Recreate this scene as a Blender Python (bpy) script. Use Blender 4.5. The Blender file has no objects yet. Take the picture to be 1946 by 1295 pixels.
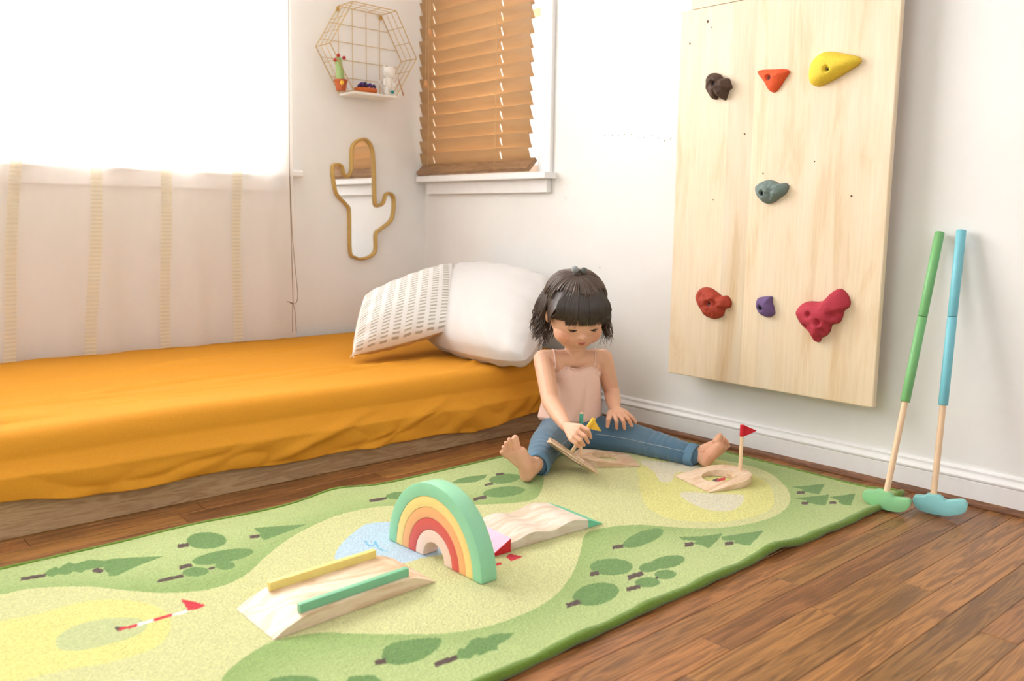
import bpy, bmesh, math, random
import numpy as np
from mathutils import Vector, Matrix, noise
random.seed(7)
rng = np.random.default_rng(7)
sc = bpy.context.scene
COL = sc.collection

# ------------------------------------------------------------------ camera
# world: room corner at the origin, left (curtain) wall is y=0, right (climbing) wall is x=0, floor z=0
PP = np.array([973.0, 647.5]); VX = np.array([2850.0, 436.0]); VY = np.array([-560.0, 390.0])
FPX = float(np.sqrt(-np.dot(VX - PP, VY - PP)))
def _cd(p):
    v = np.array([p[0] - PP[0], -(p[1] - PP[1]), -FPX]); return v / np.linalg.norm(v)
_X = _cd(VX); _Y = _cd(VY); _Y = _Y - _X * np.dot(_X, _Y); _Y /= np.linalg.norm(_Y)
RW = np.array([_X, _Y, np.cross(_X, _Y)])          # camera -> world
CAM = np.array([-2.134, -2.884, 0.65])
cam_d = bpy.data.cameras.new('camera'); cam = bpy.data.objects.new('camera', cam_d); COL.objects.link(cam)
M = Matrix(RW.tolist()).to_4x4(); M.translation = Vector(CAM)
cam.matrix_world = M
cam_d.sensor_width = 36.0; cam_d.lens = FPX / 1946 * 36.0
cam_d.dof.use_dof = True; cam_d.dof.focus_distance = 2.08; cam_d.dof.aperture_fstop = 4.2
cam_d.clip_start = 0.02
sc.camera = cam
# ------------------------------------------------------------------ colour management, world, daylight
sc.view_settings.view_transform = 'Standard'; sc.view_settings.look = 'None'
sc.view_settings.exposure = 0.22; sc.view_settings.gamma = 1.0; sc.view_settings.use_curve_mapping = False
wd = bpy.data.worlds.new('daylight'); sc.world = wd; wd.use_nodes = True
wd.node_tree.nodes['Background'].inputs[0].default_value = (0.93, 0.97, 1.0, 1)
wd.node_tree.nodes['Background'].inputs[1].default_value = 1.6
def area(name, loc, target, sx, sy, power, col=(1, 1, 1)):
    l = bpy.data.lights.new(name, 'AREA'); l.shape = 'RECTANGLE'; l.size = sx; l.size_y = sy
    l.energy = power; l.color = col
    o = bpy.data.objects.new(name, l); COL.objects.link(o)
    d = (Vector(target) - Vector(loc)).normalized()
    o.rotation_euler = d.to_track_quat('-Z', 'Y').to_euler(); o.location = loc
    return o
area('daylight_curtain_window', (-1.62, 0.30, 1.45), (-1.62, -1.0, 1.25), 2.1, 1.5, 200, (0.97, 0.985, 1.0))
area('daylight_blind_window', (0.32, -0.36, 1.35), (-1.0, -0.36, 1.25), 0.9, 1.3, 36, (0.98, 0.99, 1.0))
area('daylight_side_window', (-3.72, -1.9, 1.45), (0.0, -1.3, 0.7), 1.9, 1.5, 9, (0.97, 0.985, 1.0))
area('rear_fill', (-1.9, -4.32, 1.55), (-0.8, 0.0, 0.6), 2.4, 1.5, 4, (0.98, 0.985, 1.0))  # added fill lamp behind the camera, out of view

# ------------------------------------------------------------------ back-projection helpers (pixel -> a point on a real plane)
def ray(p): return RW @ _cd(p)
def on(p, ax, val):
    r = ray(p); t = (val - CAM[ax]) / r[ax]; return CAM + t * r
def fl(p, z=0.0): return on(p, 2, z)
def D(px, py, d):
    r = np.array([px - PP[0], -(py - PP[1]), -FPX]) / FPX * d; return CAM + RW @ r
def depth(w): return -(RW.T @ (np.array(w) - CAM))[2]
CR = RW[:, 0].copy()                                # camera right in world
CU = RW[:, 1].copy(); CB = RW[:, 2].copy()          # camera up, towards the viewer

# ------------------------------------------------------------------ object helpers
def tag(o, label=None, cat=None, group=None, kind=None):
    if label: o['label'] = label
    if cat: o['category'] = cat
    if group: o['group'] = group
    if kind: o['kind'] = kind
    return o
def empty(name, loc, label, cat, group=None):
    o = bpy.data.objects.new(name, None); COL.objects.link(o); o.location = Vector(loc)
    o.empty_display_size = 0.02
    return tag(o, label, cat, group)
def link(name, me, mat, parent=None, smooth=False):
    if mat is not None and not me.materials: me.materials.append(mat)
    if smooth:
        me.polygons.foreach_set('use_smooth', [True] * len(me.polygons)); me.update()
    o = bpy.data.objects.new(name, me); COL.objects.link(o)
    if parent is not None:
        o.parent = parent
        o.matrix_parent_inverse = Matrix.Translation(-world_loc(parent))
    return o
def world_loc(o):
    v = Vector(o.location)
    while o.parent is not None:
        v = v + o.matrix_parent_inverse.translation; o = o.parent; v = v + Vector(o.location)
    return v
def obj(name, bm, mat, parent=None, smooth=False, angle=None):
    bmesh.ops.recalc_face_normals(bm, faces=bm.faces)
    me = bpy.data.meshes.new(name); bm.to_mesh(me); bm.free()
    o = link(name, me, mat, parent, smooth)
    if angle is not None:
        me.polygons.foreach_set('use_smooth', [True] * len(me.polygons))
        me.set_sharp_from_angle(angle=math.radians(angle))
    return o
def npmesh(name, V, F):
    me = bpy.data.meshes.new(name)
    me.from_pydata([tuple(map(float, v)) for v in V], [], [tuple(map(int, f)) for f in F]); me.update(); return me
def box(bm, x0, x1, y0, y1, z0, z1, bev=0.0, seg=1):
    r = bmesh.ops.create_cube(bm, size=1.0)
    for v in r['verts']:
        v.co = Vector(((x0 + x1) / 2 + v.co.x * (x1 - x0), (y0 + y1) / 2 + v.co.y * (y1 - y0), (z0 + z1) / 2 + v.co.z * (z1 - z0)))
    if bev:
        es = list({e for v in r['verts'] for e in v.link_edges})
        bmesh.ops.bevel(bm, geom=es, offset=bev, segments=seg, affect='EDGES', profile=0.5)
def boxo(name, dims, mat, parent=None, bev=0.0, seg=1):
    bm = bmesh.new(); box(bm, *dims, bev=bev, seg=seg); return obj(name, bm, mat, parent)
def frame_of(d):
    d = Vector(d).normalized(); a = Vector((0, 0, 1)) if abs(d.z) < 0.9 else Vector((1, 0, 0))
    u = d.cross(a).normalized(); return u, d.cross(u).normalized()
def tube(bm, pts, rad, seg=8, cap=True):
    pts = [Vector(p) for p in pts]; n = len(pts)
    if not hasattr(rad, '__len__'): rad = [rad] * n
    rings = []; u = None
    for i, p in enumerate(pts):
        d = (pts[min(i + 1, n - 1)] - pts[max(i - 1, 0)]).normalized()
        if u is None: u, _ = frame_of(d)
        else:
            u = u - d * u.dot(d)
            u = u.normalized() if u.length > 1e-6 else frame_of(d)[0]
        w = d.cross(u)
        rings.append([bm.verts.new(p + (u * math.cos(2 * math.pi * k / seg) + w * math.sin(2 * math.pi * k / seg)) * rad[i]) for k in range(seg)])
    for a, b in zip(rings, rings[1:]):
        for k in range(seg): bm.faces.new((a[k], a[(k + 1) % seg], b[(k + 1) % seg], b[k]))
    if cap:
        bm.faces.new(rings[0][::-1]); bm.faces.new(rings[-1])
def ball(bm, c, r, sub=2, scale=(1, 1, 1), rot=None):
    res = bmesh.ops.create_icosphere(bm, subdivisions=sub, radius=1.0)
    for v in res['verts']:
        q = Vector((v.co.x * r * scale[0], v.co.y * r * scale[1], v.co.z * r * scale[2]))
        if rot is not None: q = rot @ q
        v.co = q + Vector(c)
def lathe(bm, c, prof, axis=(0, 0, 1), seg=24):
    c = Vector(c); ax = Vector(axis).normalized(); u, w = frame_of(ax); rings = []
    for r, h in prof:
        rings.append([bm.verts.new(c + ax * h + (u * math.cos(2 * math.pi * k / seg) + w * math.sin(2 * math.pi * k / seg)) * max(r, 1e-5)) for k in range(seg)])
    for a, b in zip(rings, rings[1:]):
        for k in range(seg): bm.faces.new((a[k], a[(k + 1) % seg], b[(k + 1) % seg], b[k]))
    bm.faces.new(rings[0][::-1]); bm.faces.new(rings[-1])
def extrude_poly(bm, pts, vec, holes=None):
    """prism: planar polygon pts (3D) swept by vec"""
    vec = Vector(vec); a = [bm.verts.new(Vector(p)) for p in pts]; b = [bm.verts.new(Vector(p) + vec) for p in pts]
    n = len(a); bm.faces.new(a[::-1]); bm.faces.new(b)
    for k in range(n): bm.faces.new((a[k], a[(k + 1) % n], b[(k + 1) % n], b[k]))
def bevel_all(bm, off, seg=1, ang=30):
    es = [e for e in bm.edges if len(e.link_faces) == 2 and e.calc_face_angle(0) > math.radians(ang)]
    bmesh.ops.bevel(bm, geom=es, offset=off, segments=seg, affect='EDGES', profile=0.5, clamp_overlap=True)
def smooth_pts(P, n, closed=True):
    """Catmull-Rom through P -> n points"""
    P = [np.array(p, float) for p in P]; m = len(P); out = []
    L = m if closed else m - 1
    for k in range(n):
        s = k * L / (n if closed else (n - 1)); i = min(int(s), L - 1); t = s - i
        g = (lambda j: P[j % m]) if closed else (lambda j: P[min(max(j, 0), m - 1)])
        p0, p1, p2, p3 = g(i - 1), g(i), g(i + 1), g(i + 2)
        out.append(0.5 * ((2 * p1) + (p2 - p0) * t + (2 * p0 - 5 * p1 + 4 * p2 - p3) * t * t + (3 * p1 - p0 - 3 * p2 + p3) * t ** 3))
    return out
def capsule(bm, p0, r0, p1=None, r1=None, n=2):
    tmp = bmesh.new()
    ball(tmp, p0, r0, n)
    if p1 is not None: ball(tmp, p1, r1, n)
    if p1 is not None:
        co = [v.co.copy() for v in tmp.verts]; tmp.clear()
        vs = [tmp.verts.new(c) for c in co]
        r = bmesh.ops.convex_hull(tmp, input=vs)
        inner = [v for v in tmp.verts if not v.link_faces]
        bmesh.ops.delete(tmp, geom=inner, context='VERTS')
    me = bpy.data.meshes.new('tmp'); tmp.to_mesh(me); tmp.free(); bm.from_mesh(me); bpy.data.meshes.remove(me)
def remesh(bm, voxel, smooth=4, fac=0.5):
    bmesh.ops.recalc_face_normals(bm, faces=bm.faces)
    me = bpy.data.meshes.new('tmp'); bm.to_mesh(me); bm.free()
    o = bpy.data.objects.new('tmp', me); COL.objects.link(o)
    m = o.modifiers.new('r', 'REMESH'); m.mode = 'VOXEL'; m.voxel_size = voxel; m.use_smooth_shade = True
    if smooth:
        s = o.modifiers.new('s', 'SMOOTH'); s.factor = fac; s.iterations = smooth
    dg = bpy.context.evaluated_depsgraph_get()
    out = bpy.data.meshes.new_from_object(o.evaluated_get(dg))
    bpy.data.objects.remove(o); bpy.data.meshes.remove(me)
    return out
def get_co(me):
    a = np.empty(len(me.vertices) * 3); me.vertices.foreach_get('co', a); return a.reshape(-1, 3)
def set_co(me, a): me.vertices.foreach_set('co', a.ravel()); me.update()
def set_col(me, c):
    at = me.color_attributes.new('col', 'FLOAT_COLOR', 'POINT')
    c4 = np.ones((len(c), 4)); c4[:, :3] = c; at.data.foreach_set('color', c4.ravel())
def normals(me):
    a = np.empty(len(me.vertices) * 3); me.vertices.foreach_get('normal', a); return a.reshape(-1, 3)

# ------------------------------------------------------------------ materials
def lin(c):
    return tuple((x / 255 / 12.92) if x / 255 <= 0.04045 else ((x / 255 + 0.055) / 1.055) ** 2.4 for x in c)
MATS = {}
def new_mat(name):
    m = bpy.data.materials.new(name); m.use_nodes = True; nt = m.node_tree
    return m, nt, nt.nodes['Principled BSDF']
def noise_node(nt, scale, detail=4, coord='Object', stretch=(1, 1, 1), rough=0.6, dist=0.0):
    tc = nt.nodes.new('ShaderNodeTexCoord'); mp = nt.nodes.new('ShaderNodeMapping'); mp.inputs['Scale'].default_value = stretch
    n = nt.nodes.new('ShaderNodeTexNoise'); n.inputs['Scale'].default_value = scale; n.inputs['Detail'].default_value = detail
    n.inputs['Roughness'].default_value = rough; n.inputs['Distortion'].default_value = dist
    nt.links.new(tc.outputs[coord], mp.inputs[0]); nt.links.new(mp.outputs[0], n.inputs['Vector']); return n, mp
def ramp_node(nt, fac, stops):
    r = nt.nodes.new('ShaderNodeValToRGB'); e = r.color_ramp.elements
    while len(e) < len(stops): e.new(0.5)
    for k, (p, c) in enumerate(stops): e[k].position = p; e[k].color = (*c, 1)
    nt.links.new(fac, r.inputs[0]); return r
def add_bump(nt, b, height, strength, dist=0.001):
    bp = nt.nodes.new('ShaderNodeBump'); bp.inputs['Strength'].default_value = strength; bp.inputs['Distance'].default_value = dist
    nt.links.new(height, bp.inputs['Height']); nt.links.new(bp.outputs[0], b.inputs['Normal']); return bp
def mat(name, rgb, rough=0.5, var=0.05, scale=60, bump=0.15, bdist=0.0005, metal=0.0, spec=0.5, sheen=0.0, sss=0.0, stretch=(1, 1, 1)):
    if name in MATS: return MATS[name]
    m, nt, b = new_mat(name); c = np.array(lin(rgb))
    n, mp = noise_node(nt, scale, stretch=stretch)
    r = ramp_node(nt, n.outputs['Fac'], [(0.3, tuple(c * (1 - var))), (0.7, tuple(np.minimum(c * (1 + var), 1)))])
    nt.links.new(r.outputs[0], b.inputs['Base Color'])
    b.inputs['Roughness'].default_value = rough; b.inputs['Metallic'].default_value = metal
    b.inputs['Specular IOR Level'].default_value = spec
    if sheen: b.inputs['Sheen Weight'].default_value = sheen
    if sss:
        b.inputs['Subsurface Weight'].default_value = sss; b.inputs['Subsurface Radius'].default_value = (0.010, 0.004, 0.002); b.inputs['Subsurface Scale'].default_value = 1.0
    if bump: add_bump(nt, b, n.outputs['Fac'], bump, bdist)
    MATS[name] = m; return m
def wood(name, light, dark, scale=8, stretch=(1, 12, 12), rough=0.5, rings=True, dist=1.5, bump=0.1, rand=0.0, coord='Object'):
    if name in MATS: return MATS[name]
    m, nt, b = new_mat(name); L = nt.links
    n, mp = noise_node(nt, scale, 3, coord, stretch, 0.5, dist)
    if rand:
        oi = nt.nodes.new('ShaderNodeObjectInfo'); mu = nt.nodes.new('ShaderNodeMath'); mu.operation = 'MULTIPLY'; mu.inputs[1].default_value = 37.0
        L.new(oi.outputs['Random'], mu.inputs[0])
        cx = nt.nodes.new('ShaderNodeCombineXYZ'); 
        for k in range(3): L.new(mu.outputs[0], cx.inputs[k])
        L.new(cx.outputs[0], mp.inputs['Location'])
    mul = nt.nodes.new('ShaderNodeMath'); mul.operation = 'MULTIPLY'; mul.inputs[1].default_value = 7.0 if rings else 1.0
    fr = nt.nodes.new('ShaderNodeMath'); fr.operation = 'PINGPONG'; fr.inputs[1].default_value = 1.0
    L.new(n.outputs['Fac'], mul.inputs[0]); L.new(mul.outputs[0], fr.inputs[0])
    n2, mp2 = noise_node(nt, scale * 9, 6, coord, stretch, 0.65)
    add = nt.nodes.new('ShaderNodeMath'); add.operation = 'MULTIPLY_ADD'; add.inputs[1].default_value = 0.55; 
    sub = nt.nodes.new('ShaderNodeMath'); sub.operation = 'MULTIPLY'; sub.inputs[1].default_value = 0.45
    L.new(n2.outputs['Fac'], sub.inputs[0]); L.new(fr.outputs[0], add.inputs[0]); L.new(sub.outputs[0], add.inputs[2])
    r = ramp_node(nt, add.outputs[0], [(0.15, lin(dark)), (0.75, lin(light))])
    out = r.outputs[0]
    if rand:
        hs = nt.nodes.new('ShaderNodeHueSaturation'); mr = nt.nodes.new('ShaderNodeMapRange')
        mr.inputs['To Min'].default_value = 1 - rand; mr.inputs['To Max'].default_value = 1 + rand
        L.new(oi.outputs['Random'], mr.inputs[0]); L.new(mr.outputs[0], hs.inputs['Value']); L.new(out, hs.inputs['Color'])
        mr2 = nt.nodes.new('ShaderNodeMapRange'); mr2.inputs['To Min'].default_value = 0.497; mr2.inputs['To Max'].default_value = 0.511
        wn = nt.nodes.new('ShaderNodeMath'); wn.operation = 'FRACT'; L.new(mu.outputs[0], wn.inputs[0]); L.new(wn.outputs[0], mr2.inputs[0]); L.new(mr2.outputs[0], hs.inputs['Hue'])
        out = hs.outputs[0]
    L.new(out, b.inputs['Base Color']); b.inputs['Roughness'].default_value = rough
    if bump: add_bump(nt, b, n2.outputs['Fac'], bump, 0.0006)
    MATS[name] = m; return m
def vcol_mat(name, rough=0.9, scale=900, bump=0.6, bdist=0.002, var=0.12, sheen=0.3, sss=0.0, spec=0.2):
    m, nt, b = new_mat(name); L = nt.links
    a = nt.nodes.new('ShaderNodeAttribute'); a.attribute_name = 'col'
    n, mp = noise_node(nt, scale, 3)
    mr = nt.nodes.new('ShaderNodeMapRange'); mr.inputs['From Min'].default_value = 0.3; mr.inputs['From Max'].default_value = 0.7
    mr.inputs['To Min'].default_value = 1 - var; mr.inputs['To Max'].default_value = 1 + var
    hs = nt.nodes.new('ShaderNodeHueSaturation'); L.new(n.outputs['Fac'], mr.inputs[0]); L.new(mr.outputs[0], hs.inputs['Value'])
    L.new(a.outputs['Color'], hs.inputs['Color']); L.new(hs.outputs[0], b.inputs['Base Color'])
    b.inputs['Roughness'].default_value = rough; b.inputs['Sheen Weight'].default_value = sheen; b.inputs['Specular IOR Level'].default_value = spec
    if sss: b.inputs['Subsurface Weight'].default_value = sss; b.inputs['Subsurface Radius'].default_value = (0.010, 0.004, 0.002); b.inputs['Subsurface Scale'].default_value = 1.0
    add_bump(nt, b, n.outputs['Fac'], bump, bdist); MATS[name] = m; return m
def sheer(name, rgb, transp, trans=0.5, wave=None):
    m, nt, b = new_mat(name); L = nt.links; nt.nodes.remove(b); out = nt.nodes['Material Output']
    c = (*lin(rgb), 1)
    df = nt.nodes.new('ShaderNodeBsdfDiffuse'); df.inputs[0].default_value = c
    tl = nt.nodes.new('ShaderNodeBsdfTranslucent'); tl.inputs[0].default_value = c
    tp = nt.nodes.new('ShaderNodeBsdfTransparent')
    m1 = nt.nodes.new('ShaderNodeMixShader'); m1.inputs[0].default_value = trans; L.new(df.outputs[0], m1.inputs[1]); L.new(tl.outputs[0], m1.inputs[2])
    m2 = nt.nodes.new('ShaderNodeMixShader'); L.new(m1.outputs[0], m2.inputs[1]); L.new(tp.outputs[0], m2.inputs[2])
    n, mp = noise_node(nt, 5, 3, stretch=(1, 1, 0.25))
    mr = nt.nodes.new('ShaderNodeMapRange'); mr.inputs['To Min'].default_value = transp - 0.08; mr.inputs['To Max'].default_value = transp + 0.08
    L.new(n.outputs['Fac'], mr.inputs[0]); fac = mr.outputs[0]
    if wave:
        tc = nt.nodes.new('ShaderNodeTexCoord'); w = nt.nodes.new('ShaderNodeTexWave'); w.bands_direction = 'Z'; w.inputs['Scale'].default_value = wave
        L.new(tc.outputs['Object'], w.inputs['Vector'])
        rr = ramp_node(nt, w.outputs['Fac'], [(0.45, (0, 0, 0)), (0.6, (1, 1, 1))])
        mx = nt.nodes.new('ShaderNodeMath'); mx.operation = 'MULTIPLY_ADD'; mx.inputs[1].default_value = 0.13
        L.new(rr.outputs[0], mx.inputs[0]); L.new(fac, mx.inputs[2]); fac = mx.outputs[0]
    L.new(fac, m2.inputs[0]); L.new(m2.outputs[0], out.inputs[0]); MATS[name] = m; return m
def plaster(name, rgb):
    m, nt, b = new_mat(name); L = nt.links; c = np.array(lin(rgb))
    n, mp = noise_node(nt, 3.5, 4); n2, _ = noise_node(nt, 26, 5, rough=0.5); 
    r = ramp_node(nt, n.outputs['Fac'], [(0.3, tuple(c * 0.97)), (0.7, tuple(np.minimum(c * 1.02, 1)))])
    L.new(r.outputs[0], b.inputs['Base Color']); b.inputs['Roughness'].default_value = 0.6; b.inputs['Specular IOR Level'].default_value = 0.3
    ad = nt.nodes.new('ShaderNodeMath'); ad.operation = 'MULTIPLY_ADD'; ad.inputs[1].default_value = 0.35; L.new(n2.outputs['Fac'], ad.inputs[0]); L.new(n.outputs['Fac'], ad.inputs[2])
    add_bump(nt, b, ad.outputs[0], 0.5, 0.006); MATS[name] = m; return m
m_wall = plaster('wall_plaster', (241, 239, 236))
m_trim = mat('white_trim_paint', (243, 241, 240), 0.4, 0.02, 30, 0.05)
m_plank = wood('oak_floor', (166, 110, 62), (104, 64, 34), scale=4, stretch=(0.8, 14, 14), rough=0.34, dist=1.6, rand=0.24, bump=0.25)
m_subfloor = mat('dark_floor_gap', (58, 32, 18), 0.8)
m_shoe = wood('stained_shoe_molding', (140, 92, 58), (92, 56, 32), scale=6, stretch=(12, 1, 12), rough=0.5)
m_sheet = mat('mustard_sheet', (216, 148, 46), 0.85, 0.04, 220, 0.25, 0.0006, spec=0.15)
m_board = wood('bed_board', (198, 166, 126), (168, 132, 94), scale=5, stretch=(1, 12, 12), rough=0.6)
m_panel = wood('birch_plywood', (243, 221, 184), (222, 184, 132), scale=1.8, stretch=(3.2, 3.2, 0.9), rough=0.5, dist=2.0, bump=0.05)
m_panel_edge = wood('plywood_edge', (214, 176, 122), (170, 126, 76), scale=6, stretch=(60, 1, 1), rough=0.6)
m_pine = wood('pale_pine', (236, 212, 186), (208, 168, 128), scale=5, stretch=(1.0, 4, 4), rough=0.45, dist=0.9, bump=0.04)
m_pine2 = wood('birch_block', (230, 217, 203), (208, 184, 156), scale=5, stretch=(1.2, 6, 6), rough=0.45, dist=0.7, bump=0.04)
m_dowel = mat('beech_dowel', (240, 206, 168), 0.45, 0.06, 40, 0.05, stretch=(4, 4, 0.3))
m_gold = mat('brass_wire', (206, 176, 116), 0.35, 0.05, metal=0.7)
m_white = mat('white_painted_wood', (242, 238, 232), 0.5, 0.02)
m_pillow = mat('white_cotton', (221, 217, 215), 0.9, 0.015, 300, 0.3, sheen=0.2, spec=0.2)
m_denim_n = None
m_blind = None

# ------------------------------------------------------------------ setting: floor
floor = tag(boxo('floor', (-3.8, 0.06, -4.4, 0.06, -0.06, -0.006), m_subfloor), 'oak strip floor with warm brown uneven boards', kind='structure')
PW = 0.0565
y = -3.02; k = 0
while y < -0.80:
    x = -2.95 - random.random() * 0.5
    while x < -0.03:
        L = random.choice([0.35, 0.5, 0.62, 0.8, 1.0, 1.25]); x1 = min(x + L, -0.022)
        if -0.022 - x1 < 0.12: x1 = -0.022
        if x1 > -2.9:
            dz = random.uniform(-0.0003, 0.0003)
            bm = bmesh.new(); box(bm, x + 0.0004, x1 - 0.0004, y + 0.0003, y + PW - 0.0003, -0.010, 0.0 + dz)
            es = [e for e in bm.edges if all(v.co.z > -0.005 for v in e.verts)]
            bmesh.ops.bevel(bm, geom=es, offset=0.0009, segments=1, affect='EDGES')
            o = obj('plank', bm, m_plank, floor)
        x = x1
    y += PW
# the rest of the boards, out of view
bm = bmesh.new(); box(bm, -3.7, -0.02, y, -0.02, -0.01, 0); box(bm, -3.7, -0.02, -4.3, -3.021, -0.01, 0); box(bm, -3.7, -3.5, -3.02, y, -0.01, 0)
o = obj('plank_field', bm, m_plank, floor); o['kind'] = 'stuff'

# ------------------------------------------------------------------ setting: walls and ceiling
def wall(name, boxes, label, m=None):
    bm = bmesh.new()
    for b in boxes: box(bm, *b)
    return tag(obj(name, bm, m or m_wall), label, kind='structure')
m_wall2 = plaster('grey_beige_paint', (176, 168, 158))
WZ0, WZ1 = 0.805, 2.05          # left window opening
WX0, WX1 = -2.55, -0.665
wall('wall_left', [(-3.8, 0.12, 0, 0.12, -0.05, WZ0), (-3.8, 0.12, 0, 0.12, WZ1, 2.5), (-3.8, WX0, 0, 0.12, WZ0, WZ1), (WX1, 0.12, 0, 0.12, WZ0, WZ1)], 'white plaster wall behind the bed with the curtained window')
RY0, RY1, RZ0, RZ1 = -0.655, -0.055, 0.80, 1.90
wall_r = wall('wall_right', [(0, 0.12, -4.4, 0.0, -0.05, RZ0), (0, 0.12, -4.4, 0.0, RZ1, 2.5), (0, 0.12, -4.4, RY0, RZ0, RZ1), (0, 0.12, RY1, 0.0, RZ0, RZ1)], 'white plaster wall behind the climbing board')
bm = bmesh.new()
for i in range(11):
    p = on((1150 + i * 12.5 + random.uniform(-2, 2), 258 + i * 0.4 + random.uniform(-4, 8)), 0, -0.001)
    lathe(bm, p + np.array([0.0008, 0, 0]), [(0.0016, 0), (0.0016, 0.001)], (-1, 0, 0), 8)
p = on((1075, 377), 0, -0.001); lathe(bm, p, [(0.0018, 0), (0.0018, 0.001)], (-1, 0, 0), 8)
p = on((1140, 509), 0, -0.001); lathe(bm, p, [(0.0022, 0), (0.0022, 0.001)], (-1, 0, 0), 8)
o = obj('nail_hole', bm, mat('nail_hole_grey', (150, 140, 130), 0.8), wall_r); o['kind'] = 'stuff'
wall('wall_side', [(-3.92, -3.8, -4.5, 0.12, -0.05, 0.7), (-3.92, -3.8, -4.5, 0.12, 2.2, 2.5), (-3.92, -3.8, -0.95, 0.12, 0.7, 2.2), (-3.92, -3.8, -4.5, -2.9, 0.7, 2.2)], 'grey beige wall out of view at the side', m_wall2)
wall('wall_rear', [(-3.8, 0.12, -4.52, -4.4, -0.05, 0.8), (-3.8, 0.12, -4.52, -4.4, 2.3, 2.5), (-3.8, -3.1, -4.52, -4.4, 0.8, 2.3), (-0.7, 0.12, -4.52, -4.4, 0.8, 2.3)], 'grey beige wall out of view behind the camera', m_wall2)
wall('ceiling', [(-3.92, 0.12, -4.52, 0.12, 2.5, 2.6)], 'white ceiling')

# baseboard on the right wall: profiled
def profile_run(name, prof, y0, y1, m, label):
    bm = bmesh.new(); a = [bm.verts.new((x, y0, z)) for x, z in prof]; b = [bm.verts.new((x, y1, z)) for x, z in prof]; n = len(a)
    for i in range(n): bm.faces.new((a[i], a[(i + 1) % n], b[(i + 1) % n], b[i]))
    bm.faces.new(a[::-1]); bm.faces.new(b)
    return tag(obj(name, bm, m, angle=35), label, kind='structure')
pr = [(0, 0.014), (-0.014, 0.014), (-0.014, 0.055), (-0.0125, 0.0565), (-0.0125, 0.058), (-0.016, 0.060), (-0.0165, 0.064), (-0.014, 0.068), (-0.010, 0.071), (-0.0085, 0.075), (-0.0095, 0.080), (-0.007, 0.084), (-0.002, 0.0855), (0, 0.0855)]
profile_run('baseboard_right', pr, -4.38, -0.02, m_trim, 'white moulded baseboard along the right wall')
profile_run('trim_1', [(0, 0), (-0.022, 0), (-0.0215, 0.006), (-0.019, 0.011), (-0.0155, 0.0145), (0, 0.015)], -4.38, -0.02, m_shoe, 'brown wooden shoe moulding under the white baseboard')

# ------------------------------------------------------------------ window_1 (left wall, behind the curtain)
def pane_mat():
    m, nt, b = new_mat('window_glass'); nt.nodes.remove(b); out = nt.nodes['Material Output']
    t = nt.nodes.new('ShaderNodeBsdfTransparent'); g = nt.nodes.new('ShaderNodeBsdfGlossy'); g.inputs['Roughness'].default_value = 0.02
    f = nt.nodes.new('ShaderNodeFresnel'); f.inputs[0].default_value = 1.3; mx = nt.nodes.new('ShaderNodeMixShader')
    nt.links.new(f.outputs[0], mx.inputs[0]); nt.links.new(t.outputs[0], mx.inputs[1]); nt.links.new(g.outputs[0], mx.inputs[2]); nt.links.new(mx.outputs[0], out.inputs[0]); return m
m_glass = pane_mat()
w1 = empty('window_1', (-1.6, 0.05, WZ0), 'wide bright window behind the sheer curtain', None); w1['kind'] = 'structure'
bm = bmesh.new()
for x0, x1 in ((WX0, WX0 + 0.04), (-1.63, -1.59), (WX1 - 0.04, WX1)): box(bm, x0, x1, 0.05, 0.09, WZ0, WZ1)
for z0, z1 in ((WZ0, WZ0 + 0.04), (WZ1 - 0.04, WZ1)): box(bm, WX0, WX1, 0.05, 0.09, z0, z1)
obj('frame', bm, m_trim, w1)
for x0, x1 in ((WX0 + 0.04, -1.63), (-1.59, WX1 - 0.04)): boxo('pane', (x0, x1, 0.068, 0.071, WZ0 + 0.04, WZ1 - 0.04), m_glass, w1)
boxo('sill', (WX0 - 0.05, -0.556, -0.035, 0.05, 0.776, 0.797), m_trim, w1, 0.003)
boxo('apron', (WX0, -0.60, -0.016, 0.0, 0.725, 0.776), m_trim, w1, 0.002)
boxo('casing', (-0.665, -0.61, -0.014, 0.0, 0.797, 2.1), m_trim, w1, 0.002)

# ------------------------------------------------------------------ window_2 (right wall, behind the blind)
w2 = empty('window_2', (0, -0.36, RZ0), 'small window with white sill behind the wooden blind', None); w2['kind'] = 'structure'
bm = bmesh.new()
for a, b in ((RY0, RY0 + 0.03), (RY1 - 0.03, RY1)): box(bm, 0.05, 0.09, a, b, RZ0, RZ1)
for a, b in ((RZ0, RZ0 + 0.03), (1.33, 1.36), (RZ1 - 0.03, RZ1)): box(bm, 0.05, 0.09, RY0, RY1, a, b)
obj('frame', bm, m_trim, w2)
for a, b in ((RZ0 + 0.03, 1.33), (1.36, RZ1 - 0.03)): boxo('pane', (0.068, 0.071, RY0 + 0.03, RY1 - 0.03, a, b), m_glass, w2)
boxo('sill', (-0.058, 0.05, -0.742, -0.016, 0.776, 0.798), m_trim, w2, 0.003, 2)
boxo('apron', (-0.022, 0.0, -0.716, -0.04, 0.730, 0.776), m_trim, w2, 0.002)
boxo('casing', (-0.016, 0.0, -0.722, -0.662, 0.798, 1.95), m_trim, w2, 0.003, 2)
boxo('casing', (-0.016, 0.0, -0.052, -0.004, 0.798, 1.95), m_trim, w2, 0.003, 2)

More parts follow.
